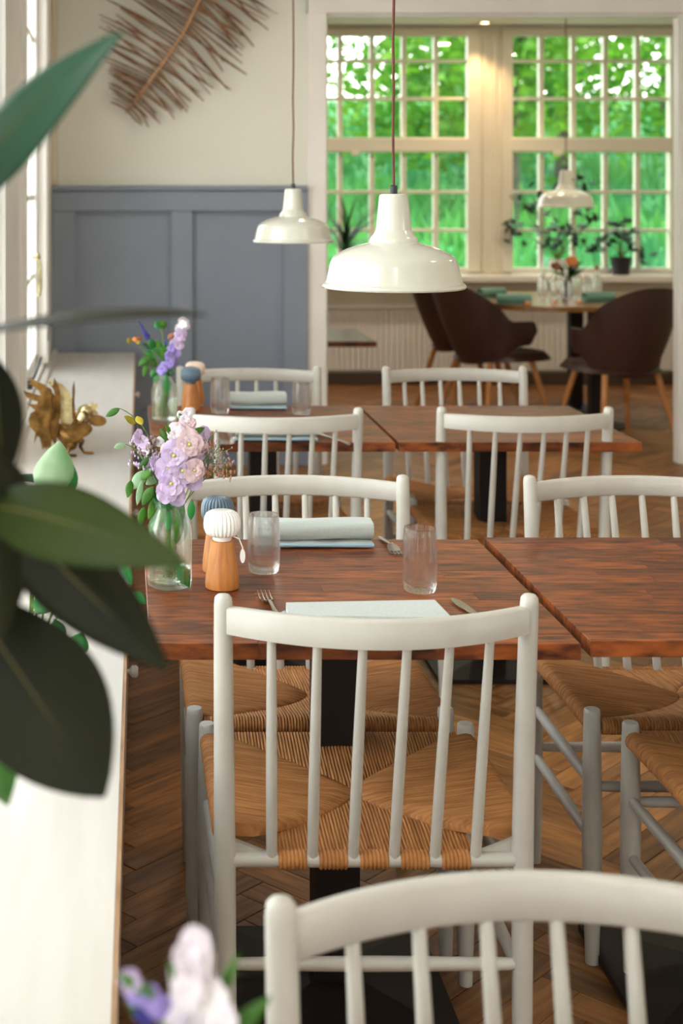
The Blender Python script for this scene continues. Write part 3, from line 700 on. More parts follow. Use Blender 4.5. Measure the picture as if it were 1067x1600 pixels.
def napkin_roll(label, x0, x1, y, hgt, dep, rz=0, m_=None, group='rolled linen napkins'):
    L_ = (x1-x0)/2; t = thing('napkin', label, 'napkin', ((x0+x1)/2, y, TZ+.001), rz, group)
    m_ = m_ or M_napkin
    m = MB(); n = 28; vs = []; ns = 16
    for i in range(ns+1):
        x = -L_+2*L_*i/ns; e = 1-.06*(abs(i/ns-.5)*2)**6
        for k in range(n):
            th = 2*PI*k/n; c, s_ = math.cos(th), math.sin(th)
            q = .75
            vs.append((x, dep/2*e*math.copysign(abs(c)**q, c)+.002*math.sin(x*22), .012+(hgt-.012)/2*(1+e*math.copysign(abs(s_)**q, s_))+.0012*math.sin(x*30+k)))
    fs = [(i*n+k, i*n+(k+1) % n, (i+1)*n+(k+1) % n, (i+1)*n+k) for i in range(ns) for k in range(n)]
    m.add(vs, fs)
    # rolled ends: spiral discs slightly recessed
    for s_, i0 in ((-1, 0), (1, ns)):
        ring = [Vector(vs[i0*n+k]) for k in range(n)]; c = sum(ring, Vector())/n; rings = [ring]
        for q, dx in ((.8, -.004), (.62, .0), (.45, -.004), (.25, 0), (.05, -.003)):
            rings.append([c+(p-c)*q+Vector((s_*dx, 0, 0)) for p in ring])
        vv = [p for r_ in rings for p in r_]
        m.add(vv, [(a_*n+k, a_*n+(k+1) % n, (a_+1)*n+(k+1) % n, (a_+1)*n+k) for a_ in range(len(rings)-1) for k in range(n)])
    recalc(m.build('roll', m_, t))
    m = MB(); m.slab(lambda u, v: Vector((-L_*.98+1.96*L_*u, -dep*.56+dep*1.05*v, .0115-.004*abs(2*v-1)**3+.001*math.sin(u*17))), 20, 8, lambda u, v: Vector((0, 0, -.0042-.001*math.sin(u*9))))
    m.build('folded_flap', m_, t)
    m = MB(); m.tube([(-L_*.97, -dep*.55, .0066), (0, -dep*.57, .0062), (L_*.985, -dep*.56, .006)], [.0042, .0035, .0048], 10, sy=1.0); m.build('inner_fold', M_napin, t)
    return t
x0, y0 = XY(399, 857); x1, _ = XY(585, 857)
napkin_roll('pale blue linen napkin rolled up beside the tumbler on the front table', x0, x1, y0+.035, .05, .068, .0)
x0, y0 = XY(360, 640); x1, _ = XY(448, 640)
napkin_roll('beige looking rolled napkin between two tumblers on the farther table', x0, x1, y0+.03, .052, .07)
x0, y0 = XY(360, 690); x1, _ = XY(497, 690)
napkin_roll('rolled napkin on the near side of the farther table, behind a chair back', x0, x1, y0+.04, .03, .08)
# napkin lying flat-rolled near the front chair
t = thing('napkin', 'pale napkin laid flat on the front table right behind the chair rail', 'napkin', (.405, 2.46, TZ+.001), 0, 'rolled linen napkins')
P = [(-.130, .038), (.120, .058), (.128, -.07), (-.135, -.055)]
def nf(u, v, h, ins=0):
    a_ = Vector(P[3]).lerp(Vector(P[2]), u); b_ = Vector(P[0]).lerp(Vector(P[1]), u); c_ = a_.lerp(b_, v)
    e = min(v, 1-v)*2; return Vector((c_.x, c_.y, h*(min(1, e*5)**.5)))
m = MB(); m.slab(lambda u, v: nf(u, v, .024)+Vector((0, 0, .004)), 24, 20, lambda u, v: Vector((0, 0, -.004-.02*(min(1, min(v, 1-v)*10)**.5)))); recalc(m.build('roll', M_napkin, t))
m = MB(); m.tube([(-.133, .03, .008), (-.136, -.05, .008)], .006, 8); m.build('inner_fold', M_napin, t)

def fork(label, base, ang, L_=.19):
    t = thing('fork', label, 'fork', (base[0], base[1], TZ+.001), ang, 'steel table forks')
    m = MB(); pts = [(0, 0, .003), (0, L_*.25, .004), (0, L_*.5, .007), (0, L_*.66, .009)]
    m.tube(pts, [.0065, .0055, .0032, .0035], 10, sx=.35); m.build('handle', M_steel, t)
    m = MB()
    def f_(u, v):
        wd = .0035+.009*math.sin(min(1, u*1.3)*PI/2); return Vector(((2*v-1)*wd, L_*.64+.032*u, .009-.007*u+.002*(2*v-1)**2))
    m.slab(f_, 8, 6, (0, 0, -.0014)); m.build('neck', M_steel, t)
    for k in range(4):
        x = (-1.5+k)*.0068; m = MB(); m.tube([(x, L_*.64+.030, .0015), (x, L_*.64+.05, .0012), (x, L_*.64+.075, .007)], [.0017, .0016, .0008], 8); m.build('tine', M_steel, t)
    return t
hx, hy = XY(594, 842); tx, ty = XY(627, 873)
fork('steel fork with tines towards the tumbler on the front table', (hx-.0, hy-.0), math.atan2(-(tx-hx), (ty-hy)), .125)
x, y = XY(414, 935); fork('steel fork whose four tines show above the chair rail', (x+.012, y-.172), .07, .19)
def knife(label, base, ang, L_=.21):
    t = thing('table_knife', label, 'knife', (base[0], base[1], TZ+.001), ang, 'steel table knives')
    m = MB(); m.tube([(0, 0, .004), (0, L_*.3, .0045), (0, L_*.52, .004)], [.006, .0065, .0045], 10, sx=.6); m.build('handle', M_steel, t)
    m = MB(); prof = [(0, .5), (.25, .75), (.6, .95), (.85, .85), (1, .25)]
    def k_(u, v):
        i = min(3, int(u*4)); 
        for q in range(4):
            if prof[q][0] <= u <= prof[q+1][0]: 
                f0 = (u-prof[q][0])/(prof[q+1][0]-prof[q][0]); w_ = prof[q][1]*(1-f0)+prof[q+1][1]*f0; break
        return Vector((-.009*w_+.018*w_*v, L_*(.5+.5*u), .0055))
    m.slab(k_, 12, 3, (0, 0, -.0018)); m.build('blade', M_steel, t)
x, y = XY(703, 940); knife('steel knife with its blade tip right of the flat napkin', (x+.045, y-.205), .2)
hx, hy = XY(507, 684); knife('steel knife beside the napkin on the farther table', (hx+.05, hy-.13), .35)

def grinder(label, x, y, top, k=1.0, tagon=False, group='oak and ceramic grinders'):
    t = thing('grinder', label, 'grinder', (x, y, TZ+.0005), 0, group)
    m = MB(); m.lathe([(.0275*k, 0), (.030*k, .002), (.0307*k, .01), (.030*k, .022), (.0272*k, .045), (.0232*k, .07), (.0215*k, .082), (.0205*k, .0855), (.019*k, .0865)], 48); m.build('wooden_body', M_oak, t)
    m = MB(); m.lathe([(.0165*k, .0866), (.0175*k, .089), (.0178*k, .096)], 32); m.build('neck_ring', top, t)
    pr = [(.016, .0945), (.024, .0955), (.029, .0995), (.0318, .107), (.0325, .116), (.0315, .126), (.028, .134), (.021, .1385), (.012, .1405), (.003, .141)]
    m = MB(); m.lathe([(r*k, z*1.0) for r, z in pr], 168, fl=lambda th, i: 1+(.10 if 1 <= i <= 7 else .04)*(abs(math.cos(th*13))**.8-.6)); m.build('fluted_knob', top, t, angle=60)
    if tagon:
        m = MB(); m.tube([(.018, -.004, .094), (.03, -.006, .09), (.036, -.008, .075), (.037, -.008, .06)], .0012, 6); m.lathe([(.008, -.0008), (.008, .0008)], 20, M=Matrix.Translation((.036, -.010, .06)) @ Matrix.Diagonal((.6, 1, 1.6, 1)) @ Matrix.Rotation(PI/2, 4, 'X')); m.build('hanging_tag', M_cer, t)
x, y = XY(347, 919); grinder('white topped oak grinder at the front, beside the tumbler', x, y, M_cer, 1.0, True)
x, y = XY(340, 893); grinder('blue grey topped oak grinder behind the white topped one', x, y, M_cerb, .93)
x, y = XY(298, 642); grinder('slate blue topped oak grinder on the farther table', x, y, M_cerb, .98)
x, y = XY(305, 632); grinder('blush topped grinder tucked behind the slate blue topped one', x, y, M_cerp, 1.0)

# ------------------------------------------------------------------ bottle vases and bouquets
def vase(label, x, y, z0, r, h, neck, group='clear glass bottle vases', water=.035):
    t = thing('bottle_vase', label, 'vase', (x, y, z0+.0005), 0, group)
    zs_ = h*.66; w_ = .0022
    out = [(r*.8, 0), (r*.97, .004), (r, .012), (r, zs_-.01), (r*.97, zs_+.004), (r*.86, zs_+.016), (neck*1.15, zs_+.026), (neck, zs_+.034), (neck, h-.008), (neck*1.12, h-.006), (neck*1.14, h-.001), (neck*1.05, h)]
    inn = [(neck*1.0-w_*.7, h-.001), (neck-w_, h-.008), (neck-w_, zs_+.034), (r*.84-w_, zs_+.015), (r-w_, zs_-.01), (r-w_, .014), (r*.8, .008), (.002, .007)]
    m = MB(); m.lathe(out+inn, 48, cap=False); n = 48
    for f in (tuple(range(n-1, -1, -1)), tuple((len(out)+len(inn)-1)*n+k for k in range(n))): m.f.append(f); m.uv.append(None); m.tone.append(0)
    recalc(m.build('bottle', M_vglass, t))
    if water:
        m = MB(); m.lathe([(r*.78, .0095), (r-w_-.0006, .016), (r-w_-.0006, water)], 40); m.build('water', M_water, t)
    return t
def bez(a, b, c, n=8): return [a.lerp(b, t/n).lerp(b.lerp(c, t/n), t/n) for t in range(n+1)]
def blossom(parent, c, d, r, m_, rng, petals=6, layers=2, name='blossom', centre=True):
    d = Vector(d).normalized(); a = d.orthogonal().normalized(); b = d.cross(a); c = Vector(c); m = MB()
    for l in range(layers):
        for k in range(petals):
            rr = r*(1-.3*l)*rng.uniform(.8, 1.15); lift = .15+.55*l+rng.uniform(-.2, .3)
            th = 2*PI*(k+.5*l)/petals+rng.uniform(-.2, .2); rad = a*math.cos(th)+b*math.sin(th); tan = -a*math.sin(th)+b*math.cos(th); ph = rng.random()*6
            wd = rr*.62
            def fn(u, v, rad=rad, tan=tan, rr=rr, lift=lift, ph=ph, wd=wd):
                q = 2*v-1; s_ = math.sin(PI*min(1, u*.62+.12))
                return c+rad*rr*u*(1-.12*q*q)+tan*q*wd*s_+d*(rr*lift*(u-.55*u*u)+rr*.09*math.sin(ph+q*5)*u)
            m.slab(fn, 5, 5, d*-.0005)
    o = m.build(name, m_, parent, angle=70)
    if centre:
        m = MB(); m.ball(c+d*r*.2, r*.12, 8, 6); m.build('flower_centre', M_ychip, o)
    return o
def stem(parent, pts, r=.0012, name='stem', m_=None):
    m = MB(); m.tube(pts, [r]*(len(pts)-1)+[r*.6], 7); return m.build(name, m_ or M_stem, parent)
def leafo(parent, base, tip, width, nrm, m_=None, name='leaf', **k):
    m = MB(); m.leaf(base, tip, width, nrm, n=8, m=4, thick=.0005, **k); return m.build(name, m_ or M_leaf, parent, angle=80)
def bouquet(name, label, x, y, z): return thing(name, label, 'bouquet', (x, y, z), 0, 'small bouquets in bottle vases')

rb = random.Random(21)
# bouquet on the front table
vx_, vy_ = XY(265, 916); vase('bottle vase with lilac stock flowers on the front table', vx_, vy_, TZ, .0405, .158, .0275)
B = bouquet('bouquet', 'lilac and blush stock flowers with wispy sprigs on the front table', vx_, vy_, TZ)
dB = vy_
def L(px, py, dd=0.): v = U(px, py, dB+dd); return Vector((v.x-vx_, v.y-vy_, v.z-TZ))
top = Vector((0, 0, .15))
main = [L(275, 790), L(272, 760), L(280, 720), L(285, 680), L(288, 650)]
stem(B, [Vector((.01, .0, .012)), Vector((.005, 0, .08))]+main, .0026)
FL = [(268, 755, 26, M_lilac, -.03), (300, 748, 22, M_lilac, -.012), (262, 768, 20, M_lilac, -.028), (285, 735, 24, M_lilac, -.03), (303, 735, 20, M_pinkp, -.03), (262, 733, 22, M_lilac, -.02),
      (272, 712, 25, M_lilac, -.028), (300, 712, 22, M_lilac, -.01), (295, 695, 25, M_pinkp, -.028), (308, 698, 18, M_pinkp, -.01), (268, 705, 18, M_whitep, -.02), (274, 678, 18, M_whitep, -.02), (290, 670, 16, M_pinkp, -.015),
      (298, 660, 11, M_pinkp, -.01), (288, 655, 10, M_whitep, -.01), (293, 645, 9, M_whitep, -.005), (284, 648, 8, M_whitep, 0), (318, 680, 15, M_lilac, 0), (276, 775, 18, M_lilac, -.02), (250, 690, 10, M_whitep, 0)]
for (px, py, r, m_, dd) in FL:
    c = L(px, py, dd); d = Vector(((px-280)*.012, -1, .25+(700-py)*.004)); blossom(B, c, d, r*.9/F*dB, m_, rb, 5, 3 if r > 14 else 2, centre=r > 19)
# leaves
for (b_, t_, wpx, mm) in [((262, 790), (240, 822), 14, M_leaf), ((245, 775), (232, 812), 12, M_leaf), ((240, 760), (222, 790), 14, M_leaf), ((228, 735), (205, 765), 16, M_leafv), ((222, 750), (214, 790), 9, M_leafv), ((205, 750), (199, 778), 10, M_leaf),
                          ((236, 732), (220, 750), 12, M_leaf), ((250, 770), (232, 772), 12, M_leaf), ((232, 715), (218, 733), 8, M_leaf), ((246, 745), (228, 757), 11, M_leafv), ((262, 690), (250, 668), 8, M_leaf), ((270, 680), (258, 664), 7, M_leaf),
                          ((296, 680), (320, 668), 9, M_leaf), ((300, 688), (312, 672), 8, M_leaf), ((292, 668), (306, 655), 8, M_leaf), ((288, 665), (280, 645), 8, M_leaf), ((268, 800), (262, 770), 12, M_leafb), ((285, 815), (278, 775), 12, M_leafb), ((298, 812), (300, 780), 10, M_leafb),
                          ((255, 800), (246, 770), 12, M_leafb), ((262, 775), (242, 768), 12, M_leaf), ((275, 850), (282, 798), 14, M_leaf), ((262, 830), (266, 790), 10, M_leafb),
                          ((276, 880), (296, 918), 17, M_leafb), ((212, 662), (194, 650), 9, M_leafy), ((214, 650), (222, 664), 10, M_leafy), ((250, 790), (236, 768), 10, M_leafb), ((187, 638), (165, 651), 9, M_leaf), ((196, 694), (178, 700), 9, M_leafv), ((225, 792), (218, 822), 11, M_leaf), ((246, 806), (236, 838), 12, M_leafb)]:
    leafo(B, L(b_[0], b_[1], rb.uniform(-.02, .01)), L(t_[0], t_[1], rb.uniform(-.025, .01)), wpx*1.25/F*dB, (rb.uniform(-.4, .4), -1, .4), mm, bend=.06, fold=.2)
for (a_, b_, c_) in [((262, 800), (240, 740), (214, 665)), ((262, 800), (235, 730), (214, 705)), ((240, 700), (222, 652), (187, 638)), ((250, 760), (220, 700), (196, 694)), ((265, 800), (250, 720), (240, 678)), ((258, 800), (225, 745), (207, 755)), ((280, 800), (320, 735), (352, 730)), ((282, 800), (322, 720), (345, 695)),
                     ((280, 800), (318, 700), (330, 680)), ((262, 800), (250, 760), (222, 700)), ((270, 800), (270, 700), (262, 660)), ((262, 700), (255, 676), (240, 680))]:
    pts = [Vector((rb.uniform(-.01, .01), rb.uniform(-.01, .01), .02))]+bez(L(*a_), L(*b_), L(*c_), 7); stem(B, pts, .0009)
def sprigs(parent, Lf, base, spread, n, m_, rng, sz=.0022):
    m = MB(); ms = MB()
    for i in range(n):
        a_ = Vector(base); e = Vector((rng.uniform(*spread[0]), rng.uniform(-.03, .02), rng.uniform(*spread[1]))); e = a_+e
        mid = a_.lerp(e, .5)+Vector((rng.uniform(-.008, .008), 0, .006)); pts = bez(a_, mid, e, 4); ms.tube(pts, .0005, 5)
        for q in range(5):
            p = pts[-1].lerp(pts[2], q*.22)+Vector((rng.uniform(-.005, .005), rng.uniform(-.005, .005), rng.uniform(-.003, .005))); m.ball(p, (sz*.6, sz*.6, sz*rng.uniform(.8, 1.4)), 6, 4)
    ms.build('sprig_stems', M_stem, parent, kind='stuff'); m.build('sprig_buds', m_, parent, kind='stuff')
sprigs(B, L, L(250, 745), ((-.055, .0), (.02, .075)), 26, M_lilac, rb, .0028)
sprigs(B, L, L(235, 712), ((-.035, .025), (.0, .035)), 18, M_spr, rb, .003)
sprigs(B, L, L(300, 735), ((.0, .075), (-.005, .07)), 26, M_spr, rb, .0026)
sprigs(B, L, L(318, 745), ((.01, .06), (.0, .035)), 14, mat('rust_sprig', srgb(176, 120, 96), rough=.8), rb, .0028)
for (px, py, m_) in ((222, 690, M_lilac), (216, 682, M_lilac), (228, 700, M_whitep), (252, 730, M_lilac), (244, 722, M_lilac)): blossom(B, L(px, py, -.01), (rb.uniform(-1, 1), -1, .3), 9/F*dB*1.2, m_, rb, 5, 1, centre=False)

# bouquet on the farther table
vx_, vy_ = XY(257, 661); vase('bottle vase with indigo and lilac flowers on the farther table', vx_, vy_, TZ, .040, .155, .021, water=.075)
B = bouquet('bouquet', 'indigo veronica and pale delphinium with leaves on the farther table', vx_, vy_, TZ); dB = vy_
for (a_, b_, c_) in [((256, 590), (245, 555), (226, 530)), ((258, 590), (262, 540), (278, 505)), ((260, 590), (258, 540), (250, 505)), ((256, 590), (240, 570), (218, 540)), ((256, 590), (236, 575), (216, 565)), ((258, 590), (262, 550), (262, 530))]:
    stem(B, [Vector((rb.uniform(-.02, .02), rb.uniform(-.01, .01), .02)), Vector((rb.uniform(-.008, .008), 0, .1))]+bez(L(*a_), L(*b_), L(*c_), 6), .0018)
for i in range(30):
    t_ = i/29; px = 258+30*t_**.8+rb.uniform(-9, 9)*(1.1-t_*.5); py = 580-78*t_
    blossom(B, L(px, py, rb.uniform(-.03, .01)), (rb.uniform(-.8, .8), -1, .2), rb.uniform(6.5, 9)/F*dB, (M_purp if t_ < .5 else M_lilac if t_ < .82 else M_whitep), rb, 5, 2, centre=False)
m = MB()
for i in range(60):
    t_ = i/59; c_ = L(232-15*t_, 529-27*t_); m.ball(c_+Vector((rb.uniform(-1, 1), rb.uniform(-1, 1), 0))*.007*(1-t_*.8), .004*(1.1-.6*t_), 6, 4)
m.build('veronica_spike', M_indigo, B)
for (b_, t_, wpx, mm) in [((240, 545), (222, 537), 7, M_dplant), ((244, 560), (226, 548), 9, M_leafb), ((246, 572), (232, 560), 8, M_leaf), ((236, 555), (216, 572), 9, M_leaf), ((240, 548), (235, 528), 9, M_leafb), ((248, 550), (232, 535), 8, M_leafb),
                          ((252, 560), (245, 530), 10, M_leaf), ((255, 565), (262, 540), 10, M_leafb), ((262, 560), (252, 545), 9, M_leaf), ((250, 545), (262, 535), 9, M_leafb), ((254, 512), (242, 502), 9, M_leafb), ((256, 514), (254, 500), 8, M_leaf), ((252, 508), (240, 509), 7, M_leafb),
                          ((215, 530), (216, 538), 5, M_leafy), ((201, 528), (203, 537), 6, M_leafy), ((222, 528), (213, 529), 5, M_terra), ((210, 526), (212, 534), 6, M_orange), ((262, 530), (272, 520), 6, M_terra), ((265, 533), (254, 537), 6, M_indigo),
                          ((244, 575), (236, 590), 8, M_leafb), ((262, 620), (258, 580), 9, M_leafb), ((252, 640), (262, 600), 8, M_leaf), ((230, 565), (224, 590), 6, M_leaf), ((250, 580), (240, 600), 9, M_leafb), ((268, 575), (262, 590), 9, M_leafb)]:
    leafo(B, L(*b_), L(t_[0], t_[1], rb.uniform(-.02, .02)), wpx/F*dB*1.4, (rb.uniform(-.4, .4), -1, .4), mm, bend=.06, fold=.2)

# blurred bouquet near the viewer
vx_, vy_ = .05, .92; vase('bottle vase nearest the viewer holding the blurred white blossom', vx_, vy_, TZ, .036, .13, .022)
B = bouquet('bouquet', 'blurred white and purple flowers at the bottom nearest the viewer', vx_, vy_, TZ); dB = vy_
stem(B, [Vector((0, 0, .02)), L(305, 1640), L(300, 1500)], .002)
for i in range(26):
    t_ = i/25; px = 300+(1-t_)*rb.uniform(-48, 62)+t_*rb.uniform(-10, 10); py = 1640-165*t_
    blossom(B, L(px, py, rb.uniform(-.02, .01)), (rb.uniform(-.9, .9), -1, .4), rb.uniform(28, 40)*(1.1-.4*t_)/F*dB, M_whitep, rb, 5, 2, centre=False)
for (px, py, m_) in ((235, 1560, M_purp), (215, 1550, M_purp), (228, 1578, M_indigo), (245, 1572, M_purp), (205, 1535, M_lilac)): blossom(B, L(px, py), (rb.uniform(-.5, .5), -1, .4), 20/F*dB, m_, rb, 5, 2, centre=False)
stem(B, [Vector((0, 0, .05)), L(280, 1660), L(235, 1560), L(190, 1540)], .0015)
for (b_, t_, wpx) in [((250, 1560), (180, 1520), 20), ((330, 1640), (425, 1555), 32), ((290, 1560), (262, 1500), 16), ((340, 1560), (372, 1490), 18), ((240, 1600), (195, 1560), 22)]: leafo(B, L(*b_), L(*t_), wpx/F*dB, (0, -1, .4), M_leaf)

# ------------------------------------------------------------------ rubber plant close to the viewer
PX, PY = -.20, 1.08
R = thing('rubber_plant', 'big dark leaved rubber plant close to the viewer at the left', 'plant', (PX, PY, CZ+.0005))
def pot(parent, r, h, m_, soil=True):
    m = MB(); m.lathe([(r*.72, 0), (r*.74, .002), (r, h), (r*.94, h), (r*.93, h*.92), (.004, h*.9)], 40); m.build('pot', m_, parent)
    m = MB(); m.lathe([(r*.90, h*.88), (r*.90, h*.915), (.004, h*.93)], 30); m.build('soil', M_dark, parent)
pot(R, .085, .13, M_terra)
def RL(px, py, d): v = U(px, py, d); return Vector((v.x-PX, v.y-PY, v.z-CZ))
st_ = [Vector((.0, 0, .11)), Vector((.02, 0, .3)), RL(-45, 1000, 1.08), RL(-30, 800, 1.08), RL(-35, 600, 1.08), RL(-50, 350, 1.08), RL(-45, 230, 1.08)]
m = MB(); m.tube(st_, [.009, .008, .007, .006, .0055, .005, .003], 10); m.build('main_stem', M_rubstem, R)
RLV = [((-70, 330, 1.12), (190, 50, 1.0), .047, (.25, -1, .55), .10, .25, M_rubber2),
       ((-60, 528, 1.10), (322, 492, .98), .075, (.02, -.10, 1), .05, .12, M_rubber),
       ((-30, 790, 1.02), (292, 884, .93), .052, (.05, -1, .45), .13, .2, M_rubber3),
       ((-20, 775, 1.02), (262, 1046, .97), .058, (-.2, -1, .35), .03, .22, M_rubber),
       ((-70, 905, 1.04), (163, 1246, .98), .092, (.1, -1, .12), .02, .1, M_rubber),
       ((-60, 1010, 1.12), (12, 1260, 1.08), .055, (.0, -1, .2), .0, .2, M_leaf),
       ((-10, 560, 1.10), (6, 760, 1.08), .040, (.3, -1, .1), .0, .2, M_rubber),
       ((-30, 740, 1.00), (5, 1000, .99), .055, (.2, -1, .1), .0, .25, M_rubber),
       ((-60, 700, 1.04), (30, 860, 1.0), .06, (.2, -1, .4), .0, .2, M_rubber)]
for (b_, t_, wd, nr, bd, fo, mm) in RLV:
    b0, t0 = RL(*b_), RL(*t_); q = min(st_, key=lambda p: (p-b0).length)
    stem(R, [q, q.lerp(b0, .5)+Vector((0, 0, .004)), b0], .003, 'petiole', M_rubstem)
    m = MB(); m.leaf(b0, t0, wd, nr, bend=bd, fold=fo, n=20, m=8, thick=.0009, shape=1.25 if wd == .092 else .85); lo_ = m.build('leaf', mm, R, angle=80)
    ax = t0-b0; side = ax.normalized().cross(Vector(nr)).normalized(); up = side.cross(ax.normalized())
    m = MB(); m.tube([b0+ax*t+up*(bd*ax.length*4*t*(1-t)-.0004) for t in [i/14*.97 for i in range(15)]], [.0011*(1-.8*i/14) for i in range(15)], 6); m.build('midrib', M_rubmid, lo_)

# climbing green plant behind it
PX, PY = -.13, 2.3
K = thing('potted_plant', 'bright green potted plant on the sideboard behind the dark leaves', 'plant', (PX, PY, CZ+.0005))
pot(K, .042, .10, M_cer)
for (b_, t_, wpx, mm) in [((78, 775, 2.1), (92, 690, 2.05), 46, M_leafv), ((95, 780, 2.1), (104, 712, 2.1), 34, M_leafb), ((60, 790, 2.1), (30, 765, 2.05), 30, M_leafb), ((75, 752, 2.2), (8, 746, 2.1), 10, M_rubber2), ((60, 960, 2.2), (82, 920, 2.15), 26, M_leafb),
                          ((92, 940, 2.2), (122, 968, 2.15), 34, M_leafb), ((110, 1025, 2.2), (128, 990, 2.15), 32, M_leafb), ((100, 1000, 2.2), (84, 968, 2.2), 16, M_leafb), ((190, 880, 2.3), (206, 915, 2.25), 14, M_leafb), ((210, 925, 2.3), (228, 945, 2.3), 12, M_leafb), ((70, 800, 2.1), (95, 790, 2.1), 30, M_leaf)]:
    leafo(K, RL(*b_), RL(*t_), wpx*1.35/F*2.15, (.2, -1, .4), mm, bend=.08, fold=.25, shape=.8)
    stem(K, bez(Vector((0, 0, .095)), Vector((rb.uniform(-.03, .03), -.05, .25)), RL(*b_), 8), .0016)
# ------------------------------------------------------------------ brass rooster
RX, RY = (125-VX)/488, 4.77
RO = thing('brass_rooster', 'brass rooster figurine with raised wings on the white sideboard', 'figurine', (RX, RY, CZ+.001))
q = lambda zx, zy: ((zx-560)/2603, (757-zy)/2603)
def rp(poly, name, m_, yoff=0., rz=0., piv=(400, 500), th=.003):
    p0_ = q(*piv); M = Matrix.Translation((p0_[0], yoff, p0_[1])) @ Matrix.Rotation(rz, 4, 'Z'); m = MB()
    m.plate([(q(*a)[0]-p0_[0], q(*a)[1]-p0_[1]) for a in poly], th, M); return recalc(m.build(name, m_, RO, smooth=False))
rp([(125, 98), (240, 150), (325, 205), (345, 300), (350, 380), (345, 470), (340, 560), (325, 640), (315, 695), (290, 680), (285, 700), (265, 680), (250, 705), (225, 600), (205, 590), (180, 650), (190, 560), (145, 510), (132, 450), (150, 400), (190, 375), (125, 320), (200, 325), (215, 305), (120, 270), (90, 210), (200, 245), (240, 255), (225, 215), (160, 165), (125, 155), (160, 140)], 'tail_plate', M_brass, -.012, .12, (340, 500))
rp([(350, 100), (385, 170), (405, 260), (403, 400), (385, 520), (360, 670), (335, 610), (312, 520), (320, 440), (345, 370), (335, 300), (335, 220), (360, 255), (340, 170)], 'wing_plate', M_brass, -.035, .4, (360, 500), .004)
rp([(513, 128), (520, 200), (514, 300), (528, 430), (530, 510), (506, 470), (495, 370), (497, 300), (500, 180)], 'wing_plate', M_brass, -.03, .3, (515, 500), .004)
rp([(280, 150), (340, 145), (410, 175), (465, 235), (498, 320), (505, 430), (480, 520), (440, 560), (400, 540), (385, 400), (370, 260)], 'far_wing_plate', M_brassl, .03, 0, (440, 500), .003)  # paler brass paints in the strong light on this wing
def ell(cx, cy, rx, ry, an, n=20): return [(cx+rx*math.cos(t)*math.cos(an)-ry*math.sin(t)*math.sin(an), cy+rx*math.cos(t)*math.sin(an)+ry*math.sin(t)*math.cos(an)) for t in [2*PI*k/n for k in range(n)]]
rp(ell(562, 535, 108, 62, -.25), 'breast_feather', M_brass, -.045, .15, (500, 550), .005)
rp(ell(700, 472, 82, 48, .15), 'breast_feather', M_brass, .012, .1, (700, 480), .005)
def V3(zx, zy, y=0): a_ = q(zx, zy); return Vector((a_[0], y, a_[1]))
m = MB(); m.tube([V3(330, 470), V3(380, 540), V3(450, 600), V3(520, 590), V3(550, 520), V3(575, 450), V3(610, 395), V3(650, 375)], [.006, .02, .03, .031, .027, .024, .021, .008], 16); m.ball(V3(480, 660), (.024, .02, .022), 14, 10); m.build('body', M_brass, RO)
m = MB(); m.ball(V3(605, 400), (.027, .019, .027), 16, 12); m.tube([V3(655, 390), V3(690, 398), V3(712, 412)], [.008, .006, .001], 8); m.tube([V3(560, 460), V3(585, 430), V3(610, 400)], [.026, .025, .02], 14); m.build('head', M_brassl, RO)
m = MB(); m.plate([(a_, b_) for a_, b_ in [q(*p) for p in [(590, 350), (620, 330), (640, 345), (665, 308), (680, 335), (705, 325), (708, 370), (680, 385), (640, 380)]]], .004, Matrix.Identity(4)); recalc(m.build('comb', M_brassl, RO, smooth=False))
for (a_, b_, yy) in (((470, 690), (450, 757), -.02), ((575, 640), (590, 655), .03)):
    yb = (yy if yy < 0 else .10)
    m = MB(); m.tube([V3(a_[0], a_[1], yy*.5), V3(a_[0]-15, (a_[1]+757)/2, yy), Vector((V3(b_[0], 0).x, yy, .004))], [.010, .006, .004], 8)
    for an in (-.5, 0, .5): m.tube([Vector((V3(b_[0], 0).x, yy, .004)), Vector((V3(b_[0], 0).x+.033*math.cos(an), yy+.033*math.sin(an), .0025))], [.004, .002], 6)
    m.build('leg', M_brass, RO)

# ------------------------------------------------------------------ palm twig wall decoration
PF = thing('palm_frond', 'dry brown twig palm frond hung on the cream wall', 'wall decoration', (.0, YB-.035, 0))
dF = YB-.035
def W(px, py, off=0.): v = U(px, py, dF); return Vector((v.x, off, v.z))
rib = [W(196, 177), W(225, 140), W(255, 98), W(290, 45), W(312, 0), W(325, -30), W(334, -62)]
m = MB(); m.tube(rib, [.005, .008, .009, .0095, .01, .0095, .008], 10); m.build('midrib', M_rib, PF)
rp_ = random.Random(12)
def ribp(t):
    k = t*(len(rib)-1); i = min(len(rib)-2, int(k)); return rib[i].lerp(rib[i+1], k-i)
N = 104
for i in range(N):
    t = .02+.94*(i//2)/(N/2); p = ribp(t); side = -1 if i % 2 else 1
    if side < 0: ln = (.10+.31*min(1, t*2.6))*rp_.uniform(.78, 1.05); an = math.radians(rp_.uniform(140, 158))
    else: ln = (.11+.27*min(1, t*2.4))*rp_.uniform(.7, 1.05); an = math.radians(rp_.uniform(-62, -38)+18*t)
    d = Vector((math.cos(an), 0, math.sin(an))); e = p+d*ln+Vector((0, rp_.uniform(-.05, -.01), 0)); mid = p.lerp(e, .5)+Vector((rp_.uniform(-.012, .012), -.02, rp_.uniform(-.006, .018)))
    pts = bez(p, mid, e, 5); r = rp_.uniform(.0034, .0068)
    m = MB(); m.tube(pts, [r*1.1, r, r, r*1.1, r*.9, r*.5], 6); m.build('twig', M_twig, PF)

